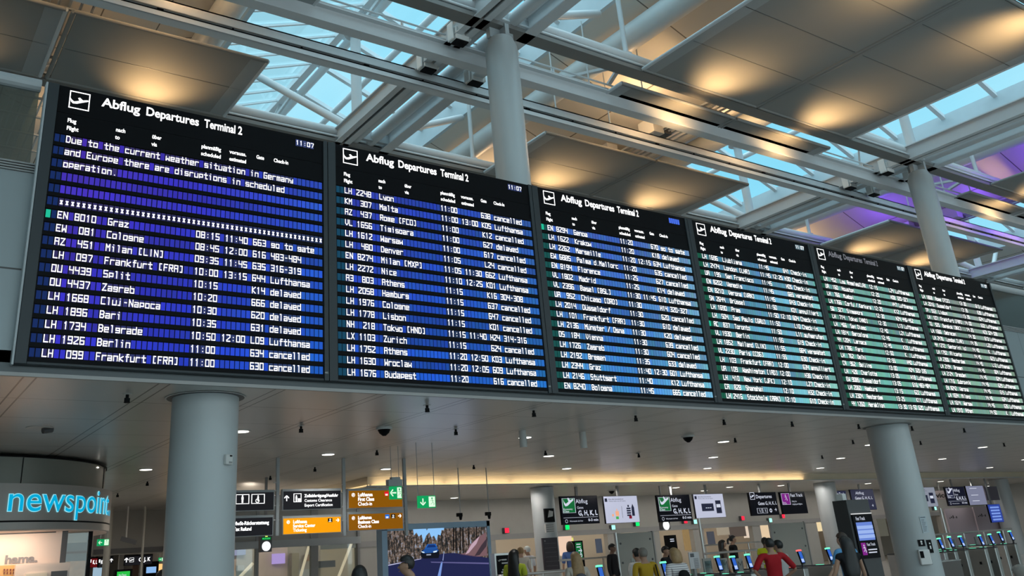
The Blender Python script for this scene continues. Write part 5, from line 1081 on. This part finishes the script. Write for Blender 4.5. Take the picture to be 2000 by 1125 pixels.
def person(label, u, v, dep_, face, shirt, pants, hair, style, skin='l', arms='down', sleeve=.55, build=1.0, ztop=None, extras=(), nod=0.):
    d = ray(u, v); P = CAM + d*dep_; H = ztop or P.z
    t = thing('person', label, 'person', (P.x, P.y, 0), face)
    s = H; bw = build
    def S(x, y, z): return (x*s, y*s, z*s)
    ny = -.02-.03*nod
    neck = S(0, .004, .858); chin = S(0, ny-.006, .884); hc = S(0, ny+.006, .925); ht = S(0, ny+.012, .955)
    ch = [[(S(0, 0, .52), (.075*s*bw, .055*s)), (S(0, -.004, .60), (.068*s*bw, .05*s)), (S(0, 0, .70), (.066*s*bw, .046*s)), (S(0, .004, .795), (.064*s*bw, .042*s)), (S(0, .006, .836), .041*s), (neck, .033*s), (chin, .042*s), (hc, .051*s), (ht, .046*s)],
          [(hc, .051*s), (S(0, ny-.046, .918), .011*s), (S(0, ny-.060, .908), .007*s)]]
    for sx in (-1, 1):
        sh = S(sx*.106*bw, .004, .813)
        if arms == 'down': el, wr, hd = S(sx*.135*bw, .012, .635), S(sx*.14*bw, -.02, .50), (0, -.012, -.055)
        elif arms == 'hips': el, wr, hd = S(sx*.205*bw, .03, .66), S(sx*.105*bw, -.045, .575), (-sx*.045, -.02, -.02)
        elif arms == 'fwd': el, wr, hd = S(sx*.125*bw, -.03, .645), S(sx*.085*bw, -.145, .66), (-sx*.012, -.05, .01)
        elif arms == 'side' and sx > 0: el, wr, hd = S(sx*.165*bw, -.01, .66), S(sx*.215*bw, -.07, .57), (.025, -.035, -.03)
        else: el, wr, hd = S(sx*.13*bw, .012, .635), S(sx*.125*bw, -.05, .50), (0, -.02, -.05)
        pm = tuple(a+b_*s*.8 for a, b_ in zip(wr, hd))
        ch.append([(S(0, .004, .795), (.064*s*bw, .042*s)), (sh, .028*s), (el, .021*s), (wr, .0145*s), (pm, (.018*s, .012*s))])
        hv = Vector(hd).normalized(); sv = hv.cross(Vector((0, 1, .2))).normalized(); cv = Vector((0, -1, 0))
        for k, (o_, L_) in enumerate(((-.016, .034), (-.0055, .040), (.0055, .037), (.015, .028))):
            a = Vector(pm)+sv*o_*s; b1 = a+hv*L_*.6*s+cv*.004*s; c1 = b1+hv*L_*.45*s+cv*.011*s
            ch.append([(pm, (.018*s, .012*s)), (tuple(a+hv*.012*s), .0055*s), (tuple(b1), .0048*s), (tuple(c1), .0040*s)])
        th = Vector(wr)*.45+Vector(pm)*.55; a = th-sv*.020*s*sx
        ch.append([(pm, (.018*s, .012*s)), (tuple(a+hv*.006*s), .0060*s), (tuple(a+hv*.026*s-sv*.006*s*sx+cv*.006*s), .0050*s)])
        ch.append([(S(0, 0, .52), (.075*s*bw, .055*s)), (S(sx*.052, 0, .475), .052*s*bw), (S(sx*.056, -.006, .285), .034*s), (S(sx*.058, .008, .19), .032*s), (S(sx*.058, .014, .05), .020*s), (S(sx*.062, -.03, .025), .020*s), (S(sx*.066, -.075, .018), .016*s)])
        ch.append([(hc, .051*s), (S(sx*.050, ny+.016, .918), .010*s)])
    skinned('body', ch, SKIN[skin], t)
    for sx in (-1, 1):
        b = B(); bmesh.ops.create_uvsphere(b, u_segments=8, v_segments=6, radius=.006*s); o = obj('eye', b, EYE, t, smooth=True); o.location = S(sx*.019, ny-.043, .929)
    b = B(); addbeam(b, S(-.014, ny-.047, .886), S(.014, ny-.047, .886), .008*s, .006*s); obj('mouth', b, LIP, t)
    # clothing
    g = .010*s
    c = [[(S(0, 0, .455), (.086*s*bw+g*.4, .068*s+g*.4)), (S(0, 0, .53), (.079*s*bw+g*.4, .061*s+g*.4)), (S(0, -.004, .60), (.070*s*bw+g, .054*s+g)), (S(0, 0, .70), (.078*s*bw+g, .057*s+g)), (S(0, .004, .795), (.075*s*bw+g*.9, .05*s+g)), (S(0, .006, .842), .046*s)]]
    for sx in (-1, 1):
        if sleeve <= 0: continue
        sh = Vector(S(sx*.106*bw, .004, .813))
        el, wr = {'down': (S(sx*.135*bw, .012, .635), S(sx*.14*bw, -.02, .50)), 'hips': (S(sx*.205*bw, .03, .66), S(sx*.105*bw, -.045, .575)), 'fwd': (S(sx*.125*bw, -.03, .645), S(sx*.085*bw, -.145, .66))}.get(arms, (S(sx*.165*bw, -.01, .66), S(sx*.215*bw, -.07, .57)) if (arms == 'side' and sx > 0) else (S(sx*.13*bw, .012, .635), S(sx*.125*bw, -.05, .50)))
        el, wr = Vector(el), Vector(wr); mid = sh.lerp(el, min(1, sleeve*1.6))
        q = [(S(0, .004, .795), (.075*s*bw+g*.9, .05*s+g)), (tuple(sh), .036*s+g*.4), (tuple(mid), (.028*s if sleeve < .9 else .026*s)+g*.5)]
        if sleeve >= .9: q.append((tuple(el.lerp(wr, .9)), .019*s+g*.4))
        c.append(q)
    skinned('shirt' if style != 'vest' else 'jacket', c, shirt, t)
    c = []
    for sx in (-1, 1): c.append([(S(0, 0, .520), (.064*s*bw, .050*s)), (S(sx*.052, 0, .475), .056*s*bw+g*.5), (S(sx*.056, -.006, .285), .037*s+g*.5), (S(sx*.058, .008, .19), .034*s+g*.5), (S(sx*.058, .012, .065), .026*s+g*.4)])
    skinned('trousers', c, pants, t)
    for sx in (-1, 1): skinned('shoe', [[(S(sx*.058, .02, .03), .026*s), (S(sx*.062, -.03, .024), .024*s), (S(sx*.067, -.085, .018), .019*s)]], BLACKM, t, 1)
    # hair
    b = B(); bmesh.ops.create_uvsphere(b, u_segments=32, v_segments=24, radius=1.0)
    dead = [v for v in b.verts if (v.co.y < -.30 and v.co.z < .38-.25*abs(v.co.x)) or (v.co.y < .12 and v.co.z < -.12-.5*max(0, -v.co.y)) or v.co.z < -.78]
    bmesh.ops.delete(b, geom=dead, context='VERTS')
    rj = random.Random(int(u*7))
    for v in b.verts: k = 1+rj.uniform(-.02, .02); v.co = Vector((v.co.x*.0555*s*k, (v.co.y*.063*k+ny+.010)*s, (v.co.z*.060*k+.940)*s))
    ho = obj('hair', b, hair, t, smooth=True); sm = ho.modifiers.new('thick', 'SOLIDIFY'); sm.thickness = .006*s; sb = ho.modifiers.new('soft', 'SUBSURF'); sb.levels = sb.render_levels = 1
    if style in ('long', 'bob'):
        rings = [(.02, .992, .012, .012), (.02, .984, .035, .04), (.024, .960, .057, .060), (.032, .92, .064, .060), (.042, .88, .067, .050)]
        rings += [(.050, .80, .074, .038), (.056, .70, .080, .032), (.062, .63, .066, .024), (.064, .60, .03, .012)] if style == 'long' else [(.042, .85, .064, .046), (.040, .835, .045, .032)]
        b = B(); P = []; nn = 24
        for k, (yy, zz, rx, ry) in enumerate(rings): P.append([b.verts.new(((rx*math.cos(2*math.pi*q/nn)*(1+rj.uniform(-.04, .04)))*s, (yy+ny*.6+ry*math.sin(2*math.pi*q/nn))*s, zz*s)) for q in range(nn)])
        for p, q in zip(P, P[1:]):
            for k in range(nn): b.faces.new((p[k], p[(k+1) % nn], q[(k+1) % nn], q[k]))
        b.faces.new(P[0]); b.faces.new(P[-1][::-1])
        lo = obj('long_hair' if style == 'long' else 'bob_hair', b, hair, t, smooth=True); sb = lo.modifiers.new('soft', 'SUBSURF'); sb.levels = sb.render_levels = 1
    if style == 'tail':
        skinned('ponytail', [[(S(0, ny+.06, .945), .02*s), (S(0, ny+.10, .92), .022*s), (S(0, ny+.10, .85), .015*s)]], hair, t)
    if 'band' in extras:                                  # reflective bands of a safety vest
        for z in (.60, .68): 
            b = B(); n = 24; rr = [(.088*s*bw+g, .067*s+g)]
            for k in range(n):
                p = [b.verts.new((rr[0][0]*math.cos(2*math.pi*(k+j)/n), rr[0][1]*math.sin(2*math.pi*(k+j)/n), (z+dz)*s)) for j, dz in ((0, 0), (1, 0), (1, .022), (0, .022))]; b.faces.new(p)
            obj('reflective_band', b, mat('reflective_grey', (.6, .62, .6), .4), t)
    if 'strap' in extras:
        b = B(); addbeam(b, S(-.07, -.075, .80), S(-.07, -.082, .62), .022*s, .008*s, (0, 1, 0)); addbeam(b, S(-.07, .068, .80), S(-.07, -.070, .805), .022*s, .012*s); obj('strap', b, BLACKM, t)
        b = B(); addbeam(b, S(.07, -.075, .80), S(.07, -.082, .62), .022*s, .008*s, (0, 1, 0)); addbeam(b, S(.07, .068, .80), S(.07, -.070, .805), .022*s, .012*s); obj('strap', b, BLACKM, t)
    if 'strap' in extras or 'pack' in extras:
        skinned('backpack', [[(S(0, .115, .60), (.075*s, .045*s)), (S(0, .118, .70), (.08*s, .05*s)), (S(0, .105, .78), (.06*s, .035*s))]], extras[-1] if not isinstance(extras[-1], str) else BLACKM, t)
    if 'bag' in extras:
        b = B(); addbeam(b, S(-.10, .07, .81), S(-.14, .075, .53), .014*s, .008*s, (0, 1, 0)); obj('bag_strap', b, BLACKM, t)
        skinned('shoulder_bag', [[(S(-.175, .02, .44), (.05*s, .05*s)), (S(-.17, .02, .53), (.045*s, .05*s))]], BLACKM, t)
    return t
def cloth(n, c, r=.8): return mat(n, c, r, var=.08, scale=9, spec=.2)
HB = mat('hair_black', (.008, .007, .007), .45, var=.2); HBR = mat('hair_brown', (.035, .018, .010), .5, var=.25, scale=20); HBL = mat('hair_blonde', (.30, .18, .08), .5, var=.4, scale=25); HGY = mat('hair_grey', (.17, .15, .13), .6, var=.2, scale=20)
JEANS = cloth('denim_blue', (.12, .15, .24)); PBLK = cloth('trousers_black', (.012, .012, .014)); PBEI = cloth('trousers_beige', (.28, .23, .17)); PGRY = cloth('trousers_grey', (.15, .16, .19))
STRIPE = mat('striped_cotton', (.60, .57, .56), .8, var=0)
_t = STRIPE.node_tree; _b = _t.nodes['Principled BSDF']; _g = _t.nodes.new('ShaderNodeTexCoord'); _w2 = _t.nodes.new('ShaderNodeTexWave'); _w2.bands_direction = 'Z'; _w2.inputs['Scale'].default_value = 9; _c = _t.nodes.new('ShaderNodeValToRGB')
_c.color_ramp.elements[0].color = (.30, .26, .28, 1); _c.color_ramp.elements[1].color = (.66, .62, .60, 1); _c.color_ramp.elements[0].position = .25; _c.color_ramp.elements[1].position = .45
_t.links.new(_g.outputs['Object'], _w2.inputs['Vector']); _t.links.new(_w2.outputs['Fac'], _c.inputs[0]); _t.links.new(_c.outputs[0], _b.inputs['Base Color'])
AW = R(148); LEFT = R(237); FRONT = R(-20)
person('dark haired man in a beige shirt with backpack straps before the advertising screen', 800, 1083, 11.6, LEFT, cloth('shirt_beige', (.44, .40, .34)), PBEI, HB, 'short', 't', extras=('strap',), nod=.5)
person('person with black hair seen from behind at the bottom edge by the glass front', 702, 1103, 11.2, AW, cloth('shirt_dark', (.03, .03, .035)), PBLK, HB, 'bob', 't')
person('woman with long blonde hair and pale top behind the bottom handrail', 1123, 1077, 16, R(160), cloth('top_cream', (.46, .40, .34)), JEANS, HBL, 'long', extras=('pack', cloth('bag_white_black', (.10, .10, .12))))
person('grey haired man in a mustard yellow T-shirt seen from behind', 1255, 1069, 16.6, R(160), cloth('shirt_mustard', (.42, .26, .02)), PGRY, HGY, 'short', 't', build=1.12, extras=('bag',))
person('man in a white shirt half hidden by the yellow T-shirt man', 1243, 1070, 17.4, R(165), cloth('shirt_white', (.62, .58, .55)), PGRY, HB, 'short', 't')
person('bearded staff man in black behind the gates, facing us', 1297, 1066, 21, R(20), cloth('jacket_black', (.012, .012, .014)), PBLK, HB, 'short', 't', sleeve=1, arms='fwd')
person('woman with blonde bob and striped white T-shirt beside the printed notice', 1316, 1069, 15.2, R(170), STRIPE, JEANS, HBL, 'bob', arms='down', extras=('pack',))
person('man in a red T-shirt with hands on his hips', 1501, 1050, 16.2, R(150), cloth('shirt_red', (.36, .012, .018)), PBLK, HB, 'short', 't', arms='hips', build=1.15, sleeve=.6)
person('person in a grey-white top leaning close behind the red shirt man', 1519, 1054, 17.3, R(185), cloth('shirt_grey_white', (.48, .46, .46)), PGRY, HB, 'short', 't', arms='fwd')
person('staff member in a yellow safety vest beyond the red shirt man', 1492, 1049, 23, R(120), cloth('vest_yellow', (.50, .55, .02)), PBLK, HB, 'short', 'd', sleeve=.3, extras=('band',))
person('dark silhouetted woman with long hair in the middle passage', 1409, 1054, 27, R(60), cloth('top_taupe', (.10, .085, .07)), PBLK, HB, 'long', 't')
person('dark silhouetted person standing in the middle passage', 1428, 1045, 27, R(60), cloth('top_black', (.012, .012, .014)), PBLK, HB, 'tail', 't', sleeve=1)
person('woman with long black hair and black top in front of the totem', 1648, 1046, 14.2, R(155), cloth('tank_black', (.010, .010, .012)), PGRY, HB, 'long', 't', arms='side', sleeve=.2, extras=('bag',))
person('person in a light blue shirt half hidden by the black top woman', 1643, 1039, 15.2, R(165), cloth('shirt_light_blue', (.10, .28, .50)), JEANS, HBR, 'short', 'l', arms='side')
person('person in a bright yellow safety vest beside the dark standing sign', 1003, 1072, 17.6, R(120), cloth('vest_lime', (.42, .46, .04)), PBLK, HB, 'long', 'd', sleeve=.4, extras=('band',))
person('pale dressed person in the glass passage left of the slim white column', 1016, 1068, 25, AW, cloth('shirt_cream', (.62, .54, .46)), PBEI, HBL, 'short')
person('person in a white shirt and cap in the glass passage', 1030, 1066, 28, R(190), cloth('shirt_bright_white', (.72, .70, .72)), PBEI, mat('cap_white', (.7, .7, .68), .6), 'short', 't')
person('dark haired person in a blue shirt in the pink lit passage', 1112, 1057, 27, AW, cloth('shirt_blue', (.10, .18, .44)), JEANS, HBR, 'bob')
person('person in black in the passage left of the frosted panel', 1193, 1061, 24, R(20), cloth('suit_black', (.014, .012, .014)), PBLK, HB, 'short', 'd', sleeve=1)
person('grey haired head in the bottom right corner of the picture', 1990, 1102, 8.6, AW, cloth('jacket_grey', (.08, .08, .09)), PBLK, HGY, 'bob', sleeve=1)
person('dark haired person by the warm shelf at the far left', 316, 1112, 22, R(100), cloth('top_maroon', (.08, .02, .02)), PBLK, HB, 'bob', 't')
